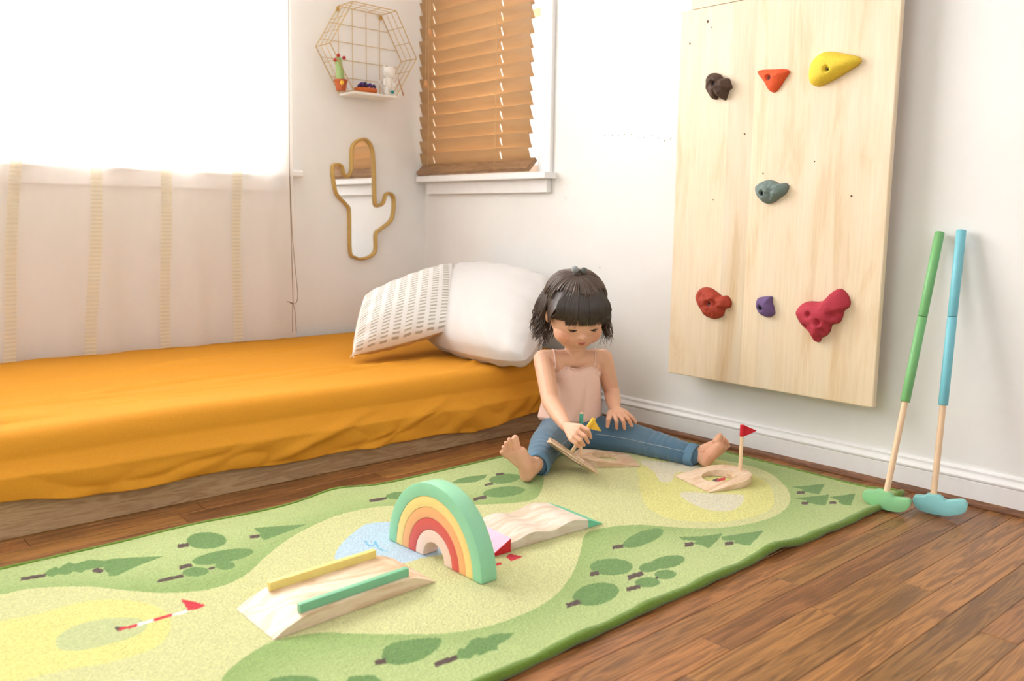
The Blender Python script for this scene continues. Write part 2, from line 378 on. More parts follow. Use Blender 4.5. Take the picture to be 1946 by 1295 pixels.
# wooden venetian blind
m_slat, nt, b = new_mat('golden_wood_slat'); nt.nodes.remove(b)
n, mp = noise_node(nt, 7, 4, stretch=(4, 0.5, 4)); r = ramp_node(nt, n.outputs['Fac'], [(0.3, lin((186, 150, 108))), (0.7, lin((200, 164, 120)))])
df = nt.nodes.new('ShaderNodeBsdfPrincipled'); df.inputs['Roughness'].default_value = 0.4; tl = nt.nodes.new('ShaderNodeBsdfTranslucent'); mx = nt.nodes.new('ShaderNodeMixShader'); mx.inputs[0].default_value = 0.24
nt.links.new(r.outputs[0], df.inputs['Base Color']); nt.links.new(r.outputs[0], tl.inputs[0]); nt.links.new(df.outputs[0], mx.inputs[1]); nt.links.new(tl.outputs[0], mx.inputs[2]); nt.links.new(mx.outputs[0], nt.nodes['Material Output'].inputs[0])
m_rail = wood('blind_rail_wood', (166, 128, 90), (122, 88, 58), scale=8, stretch=(12, 1, 12), rough=0.4)
m_cord = mat('blind_cord', (204, 168, 122), 0.8)
bl = empty('venetian_blind', (-0.03, -0.35, 0.80), 'golden wooden slatted blind lowered and tilted shut over the small window', 'blind')
bz0, bz1 = 0.842, 1.86; sp = 0.0470; ns = int((bz1 - bz0) / sp)
BY0, BY1 = -0.646, -0.022
for i in range(ns):
    zc = bz0 + 0.018 + i * sp; bm = bmesh.new(); W = 0.054
    tilt = math.radians(70 + random.uniform(-1.5, 1.5)); y0 = BY0 + random.uniform(-0.003, 0.003); y1 = BY1 + random.uniform(-0.003, 0.003)
    prof = []
    for s in (-1, -0.5, 0, 0.5, 1):
        a = s * W / 2; bow = 0.0022 * (1 - s * s)
        prof.append((-0.034 - a * math.cos(tilt) - bow * math.sin(tilt), zc + a * -math.sin(tilt) * -1 + bow * 0.3))
    rows = []
    ys_ = [y0, -0.56, -0.498, -0.492, -0.38, -0.25, -0.108, -0.102, y1]; nseg = len(ys_) - 1
    for q in range(nseg + 1):
        yy = ys_[q]; sag = 0.0025 * math.sin(math.pi * q / nseg) * math.sin(i * 1.3)
        rows.append(([bm.verts.new((px_ + 0.0012, yy, pz + sag)) for px_, pz in prof], [bm.verts.new((px_ - 0.0012, yy, pz + sag)) for px_, pz in prof]))
    for si, ((a0, b0), (a1, b1)) in enumerate(zip(rows, rows[1:])):
        for j in range(4):
            if si in (2, 6) and j in (1, 2): continue
            bm.faces.new((a0[j], a0[j + 1], a1[j + 1], a1[j])); bm.faces.new((b0[j + 1], b0[j], b1[j], b1[j + 1]))
        bm.faces.new((a0[0], a1[0], b1[0], b0[0])); bm.faces.new((a0[4], b0[4], b1[4], a1[4]))
    for e in (rows[0], rows[-1]):
        for j in range(4): bm.faces.new((e[0][j], e[0][j + 1], e[1][j + 1], e[1][j]))
    obj('slat', bm, m_slat, bl, angle=40)
bm = bmesh.new(); box(bm, -0.064, -0.008, BY0 - 0.012, BY1, -0.009, 0.009, 0.003, 2)
for v in bm.verts:
    q = Matrix.Rotation(math.radians(-44), 3, 'Y') @ Vector((v.co.x + 0.036, 0, v.co.z)); v.co = Vector((q.x - 0.036, v.co.y, q.z + 0.825))
obj('bottom_rail', bm, m_rail, bl)
for yy in (-0.105, -0.495):
    bm = bmesh.new()
    tube(bm, [(-0.062, yy, 1.86), (-0.0625, yy, 1.2), (-0.063, yy + 0.002, 0.87), (-0.064, yy + 0.004, 0.832)], 0.0009, 6)
    tube(bm, [(-0.010, yy, 1.86), (-0.010, yy, 0.85)], 0.0009, 6)
    obj('ladder_cord', bm, m_cord, bl)
for px_, ztip in ((809, 160), (817, 62)):
    q = on((px_, ztip), 0, -0.075); bm = bmesh.new(); tube(bm, [(q[0] + 0.006, q[1], 1.86), (q[0], q[1], q[2] + 0.02)], 0.0011, 6)
    c = obj('pull_cord', bm, m_cord, bl)
    bm = bmesh.new(); lathe(bm, q - np.array([0, 0, 0.012]), [(0.006, 0), (0.0085, 0.006), (0.006, 0.018), (0.003, 0.028)], seg=12)
    obj('tassel', bm, mat('tassel_wood', (206, 150, 96), 0.5), c, True)

# ------------------------------------------------------------------ sheer curtain on window_1
m_curt = sheer('sheer_cotton', (253, 248, 243), 0.40, 0.5)
m_lace = sheer('lace_band_cotton', (242, 234, 212), 0.16, 0.45, wave=26)
def curt_y(x, z):
    f = 1.0 - 0.35 * max(0, min(1, (z - 0.2) / 1.8))
    return -0.062 + f * (0.010 * math.sin(x * 21 + 0.6 * math.sin(z * 2.2)) + 0.006 * math.sin(x * 47 + z * 1.1) + 0.004 * noise.noise(Vector((x * 9, z * 1.5, 3)))) - 0.010 * max(0, 0.6 - z) * noise.noise(Vector((x * 6, z * 6, 8)))
cu = empty('sheer_curtain', (-1.5, -0.06, 0.22), 'long sheer white curtain with lace bands hanging over the wide window', 'curtain')
nx, nz = 190, 60; V = []; F = []
cx0, cx1 = -2.75, -0.612
for j in range(nz + 1):
    for i in range(nx + 1):
        x = cx0 + (cx1 - cx0) * i / nx; z = 0.215 + (2.25 - 0.215) * j / nz
        V.append((x + 0.010 * math.sin(z * 3 + x * 2) * (1 - i / nx), curt_y(x, z), z))
for j in range(nz):
    for i in range(nx): a = j * (nx + 1) + i; F.append((a, a + 1, a + nx + 2, a + nx + 1))
me = npmesh('panel', V, F); link('panel', me, m_curt, cu, True)
for (b0, t0) in ((12, 33), (172, 181), (316, 313), (452, 452), (-160, -120)):
    xb = on((b0, 660), 1, -0.06)[0]; xt = on((t0, 320), 1, -0.06)[0]; V = []; F = []
    for j in range(81):
        z = 0.216 + 2.0 * j / 80; t = min(1.3, (z - 0.22) / 0.58); xc = xb + (xt - xb) * t + 0.004 * math.sin(z * 9 + b0)
        for s in (-1, -0.33, 0.33, 1): V.append((xc + s * 0.0165, curt_y(xc + s * 0.0165, z) - 0.0018, z))
    for j in range(80):
        for s in range(3): a = j * 4 + s; F.append((a, a + 1, a + 5, a + 4))
    link('lace_band', npmesh('lace_band', V, F), m_lace, cu, True)
# hem along the right edge
V = []; F = []
for j in range(61):
    z = 0.216 + 2.0 * j / 60
    for s in (0, 1): V.append((-0.612 - s * 0.022 + 0.002 * math.sin(z * 14), curt_y(-0.612 - s * 0.022, z) - 0.002, z))
for j in range(60): a = j * 2; F.append((a, a + 1, a + 3, a + 2))
link('side_hem', npmesh('side_hem', V, F), m_curt, cu, True)
bm = bmesh.new(); tube(bm, [(-2.85, -0.06, 2.26), (-0.55, -0.06, 2.26)], 0.008, 12); obj('rod', bm, m_trim, cu)
# hanging blind cord beside the curtain
m_bcord = mat('brown_cord', (128, 104, 74), 0.8)
bm = bmesh.new()
tube(bm, [on((548, -60), 1, -0.09), on((550, 320), 1, -0.09), on((553, 430), 1, -0.09), on((557, 575), 1, -0.09)], 0.0011, 6)
tube(bm, smooth_pts([on(p, 1, -0.09) for p in ((551, 335), (555, 440), (562, 520), (566, 560), (563, 575), (557, 578))], 24, False), 0.0010, 6)
tube(bm, [on((556, 578), 1, -0.09), on((556, 632), 1, -0.09)], 0.0010, 6)
tube(bm, smooth_pts([on(p, 1, -0.09) for p in ((557, 578), (561, 595), (563, 632))], 10, False), 0.0010, 6)
ball(bm, on((556.5, 577), 1, -0.09), 0.0035, 2)
tube(bm, [on((556, 577), 1, -0.09), on((546, 573), 1, -0.09)], [0.003, 0.001], 6)
tag(obj('window_cord', bm, m_bcord, smooth=True), 'thin brown cord knotted near its end, hanging beside the sheer curtain', 'cord')

# ------------------------------------------------------------------ bed
fb = empty('floor_bed', (-1.0, -0.5, 0), 'low wooden floor bed under a mustard sheet along the curtained wall', 'bed')
bm = bmesh.new(); box(bm, -1.98, -0.03, -0.972, -0.955, 0.0, 0.094, 0.002)
obj('front_board', bm, m_board, fb)
bm = bmesh.new(); box(bm, -1.98, -0.03, -0.045, -0.025, 0.0, 0.105); obj('rear_board', bm, m_board, fb)
for x in (-1.98, -0.05): boxo('end_board', (x, x + 0.02, -0.958, -0.045, 0, 0.105), m_board, fb)
for i in range(9): boxo('slat', (-1.9 + i * 0.22, -1.82 + i * 0.22, -0.95, -0.05, 0.075, 0.09), m_board, fb)
hem_px = [(0, 957), (60, 950), (136, 948), (229, 936), (327, 917), (380, 905), (436, 895), (490, 889), (572, 876), (648, 857), (708, 849), (762, 837), (844, 821), (899, 819), (953, 800), (1018, 780), (1080, 772)]
hx = []; hz = []
for p in hem_px: q = on(p, 1, -0.985); hx.append(q[0]); hz.append(q[2])
hx = [-1.99] + hx + [-0.03]; hz = [hz[0] + 0.004] + hz + [0.06]
X0, X1 = -1.975, -0.032; nx, ns = 400, 110
def fold(x, y, cx, cy, ang, L, w, h):
    dx, dy = x - cx, y - cy; c, s = math.cos(ang), math.sin(ang); u = dx * c + dy * s; v = -dx * s + dy * c
    return h * np.exp(-(u / L) ** 2) * np.exp(-(v / w) ** 2)
xs = np.linspace(X0, X1, nx + 1); V = np.zeros((nx + 1, ns + 1, 3)); topz = 0.205
for j in range(ns + 1):
    s = j / ns
    if s < 0.60:                                   # top from the wall outwards
        t = s / 0.60; yy = np.full(nx + 1, -0.03 - t * 0.865); zz = np.full(nx + 1, topz)
        zz = zz + 0.006 * (1 - t) - 0.004 * np.sin(np.pi * t)
    elif s < 0.74:
        a = (s - 0.60) / 0.14 * math.pi / 2; R = 0.055; yy = np.full(nx + 1, -0.895 - R * math.sin(a)); zz = np.full(nx + 1, topz - R * (1 - math.cos(a)))
    else:
        t = (s - 0.74) / 0.26; zt = topz - 0.055; hzz = np.interp(xs, hx, hz)
        zz = zt + (hzz - zt) * t; yy = -0.950 - 0.034 * min(1, t * 2.8) - 0.006 * t
        yy = np.full(nx + 1, yy)
        f = (0.005 * np.sin(xs * 13 + zz * 30) + 0.004 * np.sin(xs * 31 + zz * 60 + 1)) * (t ** 0.8)
        for (cx, cz, an, L, w, h) in ((-1.05, .10, 0.28, .22, .012, -.012), (-.80, .09, 0.35, .18, .012, -.012), (-1.35, .08, .22, .25, .016, -.009), (-.62, .07, .5, .10, .022, -.009), (-.42, .08, .5, .1, .020, -.009), (-.30, .10, 1.0, .08, .010, -.009), (-.95, .06, .2, .25, .01, .007), (-1.6, .07, .12, .3, .012, .006), (-.28,.14,.8,.1,.01,.006)):
            f = f + fold(xs, zz, cx, cz, an, L, w, -h)
        yy = yy - np.abs(f) * 0.9
    if s < 0.72:
        Ym = yy
        f = (0.0025 * np.sin(Ym * 20 + xs * 5 + np.sin(xs * 4) * 1.2)) * 0.5
        for (cx, cy, an, L, w, h) in ((-1.2, -.60, .10, .38, .010, .007), (-.95, -.66, .16, .28, .008, -.006), (-.82, -.70, .14, .22, .009, .007), (-1.6, -.68, -.05, .25, .010, .006),
                                      (-1.75, -.83, .05, .14, .010, .008), (-1.70, -.50, .2, .14, .008, .005), (-.75, -.25, .3, .2, .010, .006), (-1.0, -.28, .22, .3, .012, .005),
                                      (-.55, -.62, .2, .15, .008, -.005), (-1.35, -.40, .12, .35, .015, .004), (-1.5, -.78, .03, .3, .014, .004), (-.42, -.82, .5, .1, .012, .007), (-.52, -.70, .1, .12, .006, .005), (-1.3,-.75,.08,.3,.012,-.004)):
            f = f + fold(xs, Ym, cx, cy, an, L, w, h * 1.7)
        zz = zz + f * (1 if s < 0.6 else (0.74 - s) / 0.14)
    V[:, j, 0] = xs; V[:, j, 1] = yy; V[:, j, 2] = zz
V[:, :, 2] += 0.004 * np.sin(xs * 3.1)[:, None]
F = [(i * (ns + 1) + j, i * (ns + 1) + j + 1, (i + 1) * (ns + 1) + j + 1, (i + 1) * (ns + 1) + j) for i in range(nx) for j in range(ns)]
me = npmesh('fitted_sheet', V.reshape(-1, 3), F); o = link('fitted_sheet', me, m_sheet, fb, True)
md = o.modifiers.new('s', 'SOLIDIFY'); md.thickness = 0.0015; md.offset = -1
bm = bmesh.new(); box(bm, -1.965, -0.045, -0.925, -0.05, 0.09, 0.185, 0.04, 4); obj('mattress', bm, mat('mattress_ticking', (225, 215, 200), 0.9), fb, True)

# ------------------------------------------------------------------ pillows
def pillow(name, A, B, C, Dd, thick, mats, root, wr=0.003, sub=44, pinch=0.10, seedv=0, rnd=0.0):
    """A bottom-left, B top-left, C top-right, D bottom-right: corners; puffed towards the viewer"""
    A, B, C, Dd = [np.array(q, float) for q in (A, B, C, Dd)]
    n = np.cross(Dd - A, B - A); n /= np.linalg.norm(n)
    if np.dot(n, CB) < 0: n = -n
    for side in (1, -1):
        V = []; F = []
        for j in range(sub + 1):
            for i in range(sub + 1):
                u, v = i / sub, j / sub; a, b2 = 2 * u - 1, 2 * v - 1
                pu = 0.5 + 0.5 * a * (1 - pinch * (1 - b2 * b2) * abs(a)); pv = 0.5 + 0.5 * b2 * (1 - pinch * (1 - a * a) * abs(b2))
                # sides bow inward between the corners
                rc = 1 - rnd * (a * a * b2 * b2) ** 1.5; pu = 0.5 + (pu - 0.5) * rc; pv = 0.5 + (pv - 0.5) * rc
                p = (A * (1 - pu) + Dd * pu) * (1 - pv) + (B * (1 - pu) + C * pu) * pv
                h = ((1 - a ** 2) * (1 - b2 ** 2)) ** 0.42
                e = 1 - h
                w = wr * (math.sin(a * 17 + seedv + 2 * b2) * abs(b2) ** 3 + math.sin(b2 * 15 + seedv) * abs(a) ** 3) * (h > 0.02) * h ** 0.3 * 1.6
                w += wr * 1.2 * noise.noise(Vector((u * 4 + seedv, v * 4, side))) * h
                V.append(p + n * side * (thick * 0.5 * h + w))
        for j in range(sub):
            for i in range(sub): a = j * (sub + 1) + i; F.append((a, a + 1, a + sub + 2, a + sub + 1) if side > 0 else (a, a + sub + 1, a + sub + 2, a + 1))
        me = npmesh(name, V, F)
        uv = me.uv_layers.new(name='UVMap')
        vi = np.empty(len(me.loops), dtype=np.int32); me.loops.foreach_get('vertex_index', vi)
        U = np.stack([(vi % (sub + 1)) / sub, (vi // (sub + 1)) / sub], 1); uv.data.foreach_set('uv', U.ravel().astype(np.float32))
        link('front_cover' if side > 0 else 'back_cover', me, mats[0] if side > 0 else mats[1], root, True)
    return n
bz = 0.212
# big white pillow leaning on the right wall
P4 = on((858, 506), 0, -0.10); P3 = on((1062, 528), 0, -0.055); P2 = fl((1008, 697), bz + 0.018); P1 = fl((800, 652), bz + 0.018)
t = empty('pillow', (P1 + P2) / 2, 'plump plain white pillow leaning on the wall at the head of the bed', 'pillow')
pillow('white_cover', P1, P4, P3, P2, 0.21, (m_pillow, m_pillow), t, 0.0040, 60, -0.02, 3, rnd=0.10)
# striped cushion
m_str, nt, b = new_mat('dash_striped_cotton'); L = nt.links
uvn = nt.nodes.new('ShaderNodeUVMap'); sx = nt.nodes.new('ShaderNodeSeparateXYZ'); L.new(uvn.outputs[0], sx.inputs[0])
def mth(op, a, bb=None):
    n_ = nt.nodes.new('ShaderNodeMath'); n_.operation = op
    for k_, q in enumerate((a, bb)):
        if q is None: continue
        if isinstance(q, (int, float)): n_.inputs[k_].default_value = q
        else: L.new(q, n_.inputs[k_])
    return n_.outputs[0]
colf = mth('FRACT', mth('MULTIPLY', sx.outputs[0], 8.5)); rowf = mth('FRACT', mth('MULTIPLY', sx.outputs[1], 25.0))
msk = mth('MULTIPLY', mth('MULTIPLY', mth('GREATER_THAN', colf, 0.26), mth('LESS_THAN', colf, 0.86)), mth('MULTIPLY', mth('GREATER_THAN', rowf, 0.50), mth('LESS_THAN', rowf, 0.92)))
mx = nt.nodes.new('ShaderNodeMix'); mx.data_type = 'RGBA'; L.new(msk, mx.inputs['Factor']); mx.inputs['A'].default_value = (*lin((238, 235, 232)), 1); mx.inputs['B'].default_value = (*lin((186, 178, 164)), 1)
L.new(mx.outputs['Result'], b.inputs['Base Color']); b.inputs['Roughness'].default_value = 0.9; b.inputs['Sheen Weight'].default_value = 0.2
nn, _ = noise_node(nt, 300); add_bump(nt, b, nn.outputs['Fac'], 0.3, 0.0006)
m_beige = mat('beige_linen', (232, 208, 180), 0.9, 0.03, 250, 0.3)
A = fl((668, 677), bz + 0.010); Dp = D(858, 626, depth(P1) - 0.125); Bp = D(692, 562, depth(A) + 0.12); Cp = D(862, 500, depth(P4) - 0.12)
t = empty('cushion', (A + Dp) / 2, 'smaller cushion with grey dashed stripes propped against the plain white pillow', 'cushion')
nrm = pillow('striped_cover', A, Bp, Cp, Dp, 0.17, (m_str, m_beige), t, 0.003, 44, -0.03, 1, rnd=0.015)
bm = bmesh.new()
for c0, s in ((A, 1),):
    for k in range(14):
        q = c0 + (Dp - A) * s * 0.012 * random.random()
        e = q + np.array([random.uniform(-.01, .01), random.uniform(-.01, .004), random.uniform(-0.004, 0.008)])
        tube(bm, [q, e], 0.0012, 5)
o = obj('corner_tuft', bm, m_str, t); o['kind'] = 'stuff'

# ------------------------------------------------------------------ cactus mirror
def frame_ring(name, P2d, yb, depth_, wd_, m, parent):
    n = len(P2d); bm = bmesh.new(); rings = []
    for i in range(n):
        p = np.array(P2d[i]); tq = np.array(P2d[(i + 1) % n]) - np.array(P2d[i - 1]); tq /= np.linalg.norm(tq); nn_ = np.array([tq[1], -tq[0]])
        r_ = []
        for (o_, h_) in ((-wd_ / 2, 0), (-wd_ / 2, depth_ * .8), (-wd_ * .25, depth_), (wd_ * .25, depth_), (wd_ / 2, depth_ * .8), (wd_ / 2, 0)):
            r_.append(bm.verts.new((p[0] + nn_[0] * o_, yb - h_, p[1] + nn_[1] * o_)))
        rings.append(r_)
    for i in range(n):
        a, b_ = rings[i], rings[(i + 1) % n]
        for k_ in range(6): bm.faces.new((a[k_], a[(k_ + 1) % 6], b_[(k_ + 1) % 6], b_[k_]))
    return obj(name, bm, m, parent, angle=60)
mz = lambda x, y: (620 + x / 5.179, 250 + y / 5.179)
mp_ = [(350, 78), (262, 150), (252, 380), (215, 440), (178, 420), (160, 345), (115, 322), (70, 345), (75, 470), (110, 620), (200, 720), (232, 800), (240, 1180), (290, 1240), (350, 1256), (440, 1230), (492, 1165), (495, 1010), (545, 960), (640, 880), (668, 780), (668, 650), (630, 610), (590, 625), (568, 700), (525, 730), (485, 700), (476, 400), (462, 190), (415, 95)]
Pw = [on(mz(*q), 1, -0.012)[[0, 2]] for q in mp_]; Pw = smooth_pts(Pw, 150)
mi = empty('cactus_mirror', (-0.3, 0, 0.47), 'cactus-shaped mirror in a thin gold frame on the wall under the wire shelf', 'mirror')
m_mir, nt, b = new_mat('mirror_glass'); b.inputs['Base Color'].default_value = (0.95, 0.95, 0.95, 1); b.inputs['Metallic'].default_value = 1; b.inputs['Roughness'].default_value = 0.01
nn, _ = noise_node(nt, 2, 2); mrr = nt.nodes.new('ShaderNodeMapRange'); mrr.inputs['To Min'].default_value = 0.008; mrr.inputs['To Max'].default_value = 0.014; nt.links.new(nn.outputs['Fac'], mrr.inputs[0]); nt.links.new(mrr.outputs[0], b.inputs['Roughness'])
bm = bmesh.new(); extrude_poly(bm, [(p[0], -0.001, p[1]) for p in Pw], (0, -0.004, 0)); obj('mirror_glass', bm, m_mir, mi)
frame_ring('frame', Pw, -0.0005, 0.016, 0.010, mat('gold_frame', (198, 162, 92), 0.45, 0.06, 50, 0.05, metal=0.25), mi)

# ------------------------------------------------------------------ hexagonal wire shelf
YF = -0.105; YB = -0.008
FH = [on(p, 1, YF)[[0, 2]] for p in ((671, 2.5), (754, 23.5), (793, 115), (752, 184), (671, 168), (625, 80))]
cxy = np.mean(FH, 0); FH = [np.array(p) for p in FH]
R_ = np.mean([np.linalg.norm(p - cxy) for p in FH])
FH = [0.5 * p + 0.5 * (cxy + R_ * np.array([math.cos(a), math.sin(a)])) for p, a in zip(FH, [math.radians(d) for d in (120, 60, 0, -60, -120, 180)])]
BH = [p.copy() for p in FH]
wsf = empty('wire_shelf', (cxy[0], 0, FH[4][1]), 'hexagonal gold wire shelf with a white base mounted above the cactus mirror', 'shelf')
def w3(p, y): return (p[0], y, p[1])
bm = bmesh.new(); wr = 0.0016
for H, y in ((FH, YF), (BH, YB)):
    for i in range(6): tube(bm, [w3(H[i], y), w3(H[(i + 1) % 6], y)], wr, 6)
for i in range(6): tube(bm, [w3(FH[i], YF), w3(BH[i], YB)], wr, 6)
obj('outer_frame', bm, m_gold, wsf)
bm = bmesh.new()
for i in (0, 1, 2, 4, 5):
    a, b_ = FH[i], FH[(i + 1) % 6]
    for f in (0.33, 0.66): p = a + (b_ - a) * f; tube(bm, [w3(p, YF), w3(p, YB)], 0.0011, 5)
    for f in (0.33, 0.66): yy = YF + (YB - YF) * f; tube(bm, [w3(a, yy), w3(b_, yy)], 0.0011, 5)
zt, zb_ = FH[0][1], FH[3][1]; xl, xr = FH[5][0], FH[2][0]; zm = (zt + zb_) / 2
for f in (0.2, 0.4, 0.6, 0.8):
    z = zb_ + (zt - zb_) * f; hw = (xr - xl) / 2 * (1 - 0.5 * abs(z - zm) / (zt - zm)); tube(bm, [(cxy[0] - hw, YB, z), (cxy[0] + hw, YB, z)], 0.0011, 5)
for f in (-0.5, -0.18, 0.14, 0.46):
    x = cxy[0] + f * (xr - xl) / 2; hh = (zt - zm) * min(1, (1 - abs(f)) * 2); tube(bm, [(x, YB, zm - hh), (x, YB, zm + hh)], 0.0011, 5)
obj('wire_grid', bm, m_gold, wsf)
bx0, bx1 = min(FH[4][0], FH[3][0]) - 0.002, max(FH[4][0], FH[3][0]) + 0.006; bzt = zb_ + 0.004
boxo('base_board', (bx0, bx1, YF - 0.004, YB, bzt - 0.009, bzt), m_white, wsf, 0.002)
for p in (FH[0], FH[1]): boxo('hook', (p[0] - 0.006, p[0] + 0.006, -0.007, -0.001, p[1] - 0.018, p[1] - 0.002), m_gold, wsf, 0.001)
# felt things on the shelf
def sy(px_, py_, y): return on((px_, py_), 1, y)
m_terra = mat('terracotta_felt', (188, 98, 56), 0.95, 0.1, 120, 0.4, 0.001)
def felt(name, rgb): return mat(name, rgb, 0.98, 0.1, 160, 0.6, 0.001, sheen=0.4)
p = sy(648, 160, -0.075); c = empty('felt_cactus', (p[0], p[1], bzt), 'green felt cactus with red blooms, in a pot at one end of the wire shelf', 'ornament')
p[2] = bzt
bm = bmesh.new(); lathe(bm, p, [(0.017, 0), (0.021, 0.028), (0.024, 0.030), (0.024, 0.038), (0.019, 0.038)], seg=20); obj('pot', bm, m_terra, c, angle=40)
top = p + np.array([-0.010, 0, 0.105]); bm = bmesh.new(); capsule(bm, p + np.array([0, 0, 0.035]), 0.015, top, 0.0125, 3); obj('cactus_body', bm, felt('green_felt', (160, 186, 122)), c, True)
for dx, dz in ((-0.016, -0.003), (-0.004, 0.014), (0.019, 0.008)):
    bm = bmesh.new(); ball(bm, top + np.array([dx, -0.008, dz]), 0.0068, 2); obj('bloom', bm, felt('red_felt', (190, 30, 46)), c, True)
p = sy(695, 170, -0.065); p[2] = bzt; c = empty('succulent_dish', p, 'shallow orange dish of purple felt succulents in the middle of the wire shelf', 'ornament')
bm = bmesh.new(); lathe(bm, p, [(0.034, 0.0), (0.042, 0.007), (0.045, 0.010), (0.045, 0.019), (0.039, 0.019), (0.037, 0.012)], seg=28)
for v in bm.verts: v.co.y = p[1] + (v.co.y - p[1]) * 0.75
obj('dish', bm, mat('orange_felt', (214, 112, 60), 0.95, 0.08, 120, 0.4), c, angle=40)
for i, (dx, dy, r) in enumerate(((-0.024, -0.010, .013), (-0.008, -0.006, .0145), (0.012, -0.008, .013), (0.030, -0.006, .011), (-0.016, .014, .012), (0.004, .014, .012))):
    bm = bmesh.new(); ctr = p + np.array([dx, dy, 0.022 + r * 0.4])
    for k in range(9):
        a = k * 2.4; e = 0.3 + 0.12 * k; ball(bm, ctr + np.array([math.cos(a) * r * .55 * (1 - k / 14), math.sin(a) * r * .5 * (1 - k / 14), r * 0.08 * k]), r * 0.42, 1)
    obj('succulent', bm, felt('purple_felt_%d' % (i % 2), ((84, 44, 120), (54, 40, 92))[i % 2]), c, True)
# white cat plush
p = sy(737, 176, -0.060); p[2] = bzt; c = empty('plush_cat', p, 'white plush cat standing at the right end of the wire shelf', 'toy')
m_pl = felt('white_plush', (240, 234, 226)); bm = bmesh.new()
ax_ = p + np.array([0, 0, 0.035]); capsule(bm, ax_, 0.017, p + np.array([0.002, 0, 0.062]), 0.014, 2); capsule(bm, p + np.array([0.004, -0.004, 0.088]), 0.0225, None, None, 3)
for s in (-1, 1): capsule(bm, p + np.array([s * 0.013, -0.012, 0.010]), 0.009, p + np.array([s * 0.010, -0.004, 0.035]), 0.009, 2)
for s in (-1, 1): capsule(bm, p + np.array([0.004 + s * 0.016, 0.0, 0.100]), 0.007, p + np.array([0.004 + s * 0.020, 0, 0.114]), 0.0025, 2)
for s in (-1, 1): capsule(bm, p + np.array([s * 0.016, -0.004, 0.060]), 0.006, p + np.array([s * 0.024, -0.012, 0.040]), 0.006, 2)
capsule(bm, p + np.array([-0.014, 0.008, 0.03]), 0.005, p + np.array([-0.034, 0.006, 0.052]), 0.006, 2)
link('plush_body', remesh(bm, 0.0022, 3), m_pl, c, True)
bm = bmesh.new()
for s in (-1, 1): ball(bm, p + np.array([0.004 + s * 0.008, -0.0215, 0.091]), 0.0022, 2)
obj('eye', bm, felt('brown_thread', (120, 92, 66)), c, True)
bm = bmesh.new(); ball(bm, p + np.array([0.004, -0.0225, 0.084]), 0.0022, 2, (1.4, 1, 0.8)); obj('nose', bm, felt('pink_thread', (200, 130, 110)), c, True)
for px_, py_, y_, r, rgb, nm, lab in ((746, 175, -0.092, .0065, (0, 128, 132), 'felt_ball', 'teal felt ball in front of the white plush cat'), (650, 157, -0.098, .0075, (238, 186, 40), 'felt_ball', 'yellow felt ball on a string in front of the brown cactus pot'),
                            (757, 181, -0.085, .0065, (240, 236, 230), 'felt_ball', 'white felt ball hanging beside the teal ball at the shelf corner')):
    q = sy(px_, py_, y_); e = empty(nm, q, lab, 'ball'); bm = bmesh.new(); ball(bm, q, r, 3); obj('ball', bm, felt('ball_felt_%d' % px_, rgb), e, True)
    bm = bmesh.new(); tube(bm, [q, q + np.array([-0.004 if px_ < 700 else -.006, 0, -0.014 if px_ < 700 else 0.03])], 0.0007, 5); obj('string', bm, m_cord, e)
q = sy(765, 176, -0.08); bm = bmesh.new(); tube(bm, [sy(757, 150, -0.07), sy(767, 182, -0.085)], [0.0012, 0.0026], 6)
tag(obj('wooden_stick', bm, mat('stick_wood', (176, 112, 74), 0.7)), 'small brown wooden stick leaning out of the right end of the wire shelf', 'stick')

# ------------------------------------------------------------------ golf-course rug
RX0, RX1 = -2.62, -0.088; RYa, RYb = -2.005, -1.148
def poly_mask(X, Y, P):
    P = np.asarray(P); ins = np.zeros(X.shape, bool); n = len(P)
    bx = (X >= P[:, 0].min()) & (X <= P[:, 0].max()) & (Y >= P[:, 1].min()) & (Y <= P[:, 1].max())
    xs_, ys_ = X[bx], Y[bx]; r_ = np.zeros(xs_.shape, bool)
    for i in range(n):
        x1, y1 = P[i]; x2, y2 = P[(i + 1) % n]
        if y1 == y2: continue
        c_ = ((ys_ < y1) != (ys_ < y2)) & (xs_ < (x2 - x1) * (ys_ - y1) / (y2 - y1) + x1); r_ ^= c_
    ins[bx] = r_; return ins
def F2(P, n=0):
    Q = [fl(p, 0.008)[:2] for p in P]
    return smooth_pts(Q, n) if n else Q
RN, RM = 960, 340
gx = np.linspace(RX0, RX1, RN + 1); gy = np.linspace(RYa, RYb, RM + 1); GX, GY = np.meshgrid(gx, gy, indexing='ij')
C_out = np.array(lin((184, 199, 132))); C_dark = np.array(lin((146, 173, 98))); C_fair = np.array(lin((206, 206, 146))); C_yel = np.array(lin((216, 212, 130)))
C_pale = np.array(lin((190, 198, 140))); C_sand = np.array(lin((218, 212, 184))); C_tree = np.array(lin((104, 142, 74))); C_trunk = np.array(lin((84, 62, 54)))
C_water = np.array(lin((184, 210, 228))); C_wave = np.array(lin((110, 180, 215))); C_red = np.array(lin((208, 30, 52))); C_white = np.array(lin((244, 240, 232)))
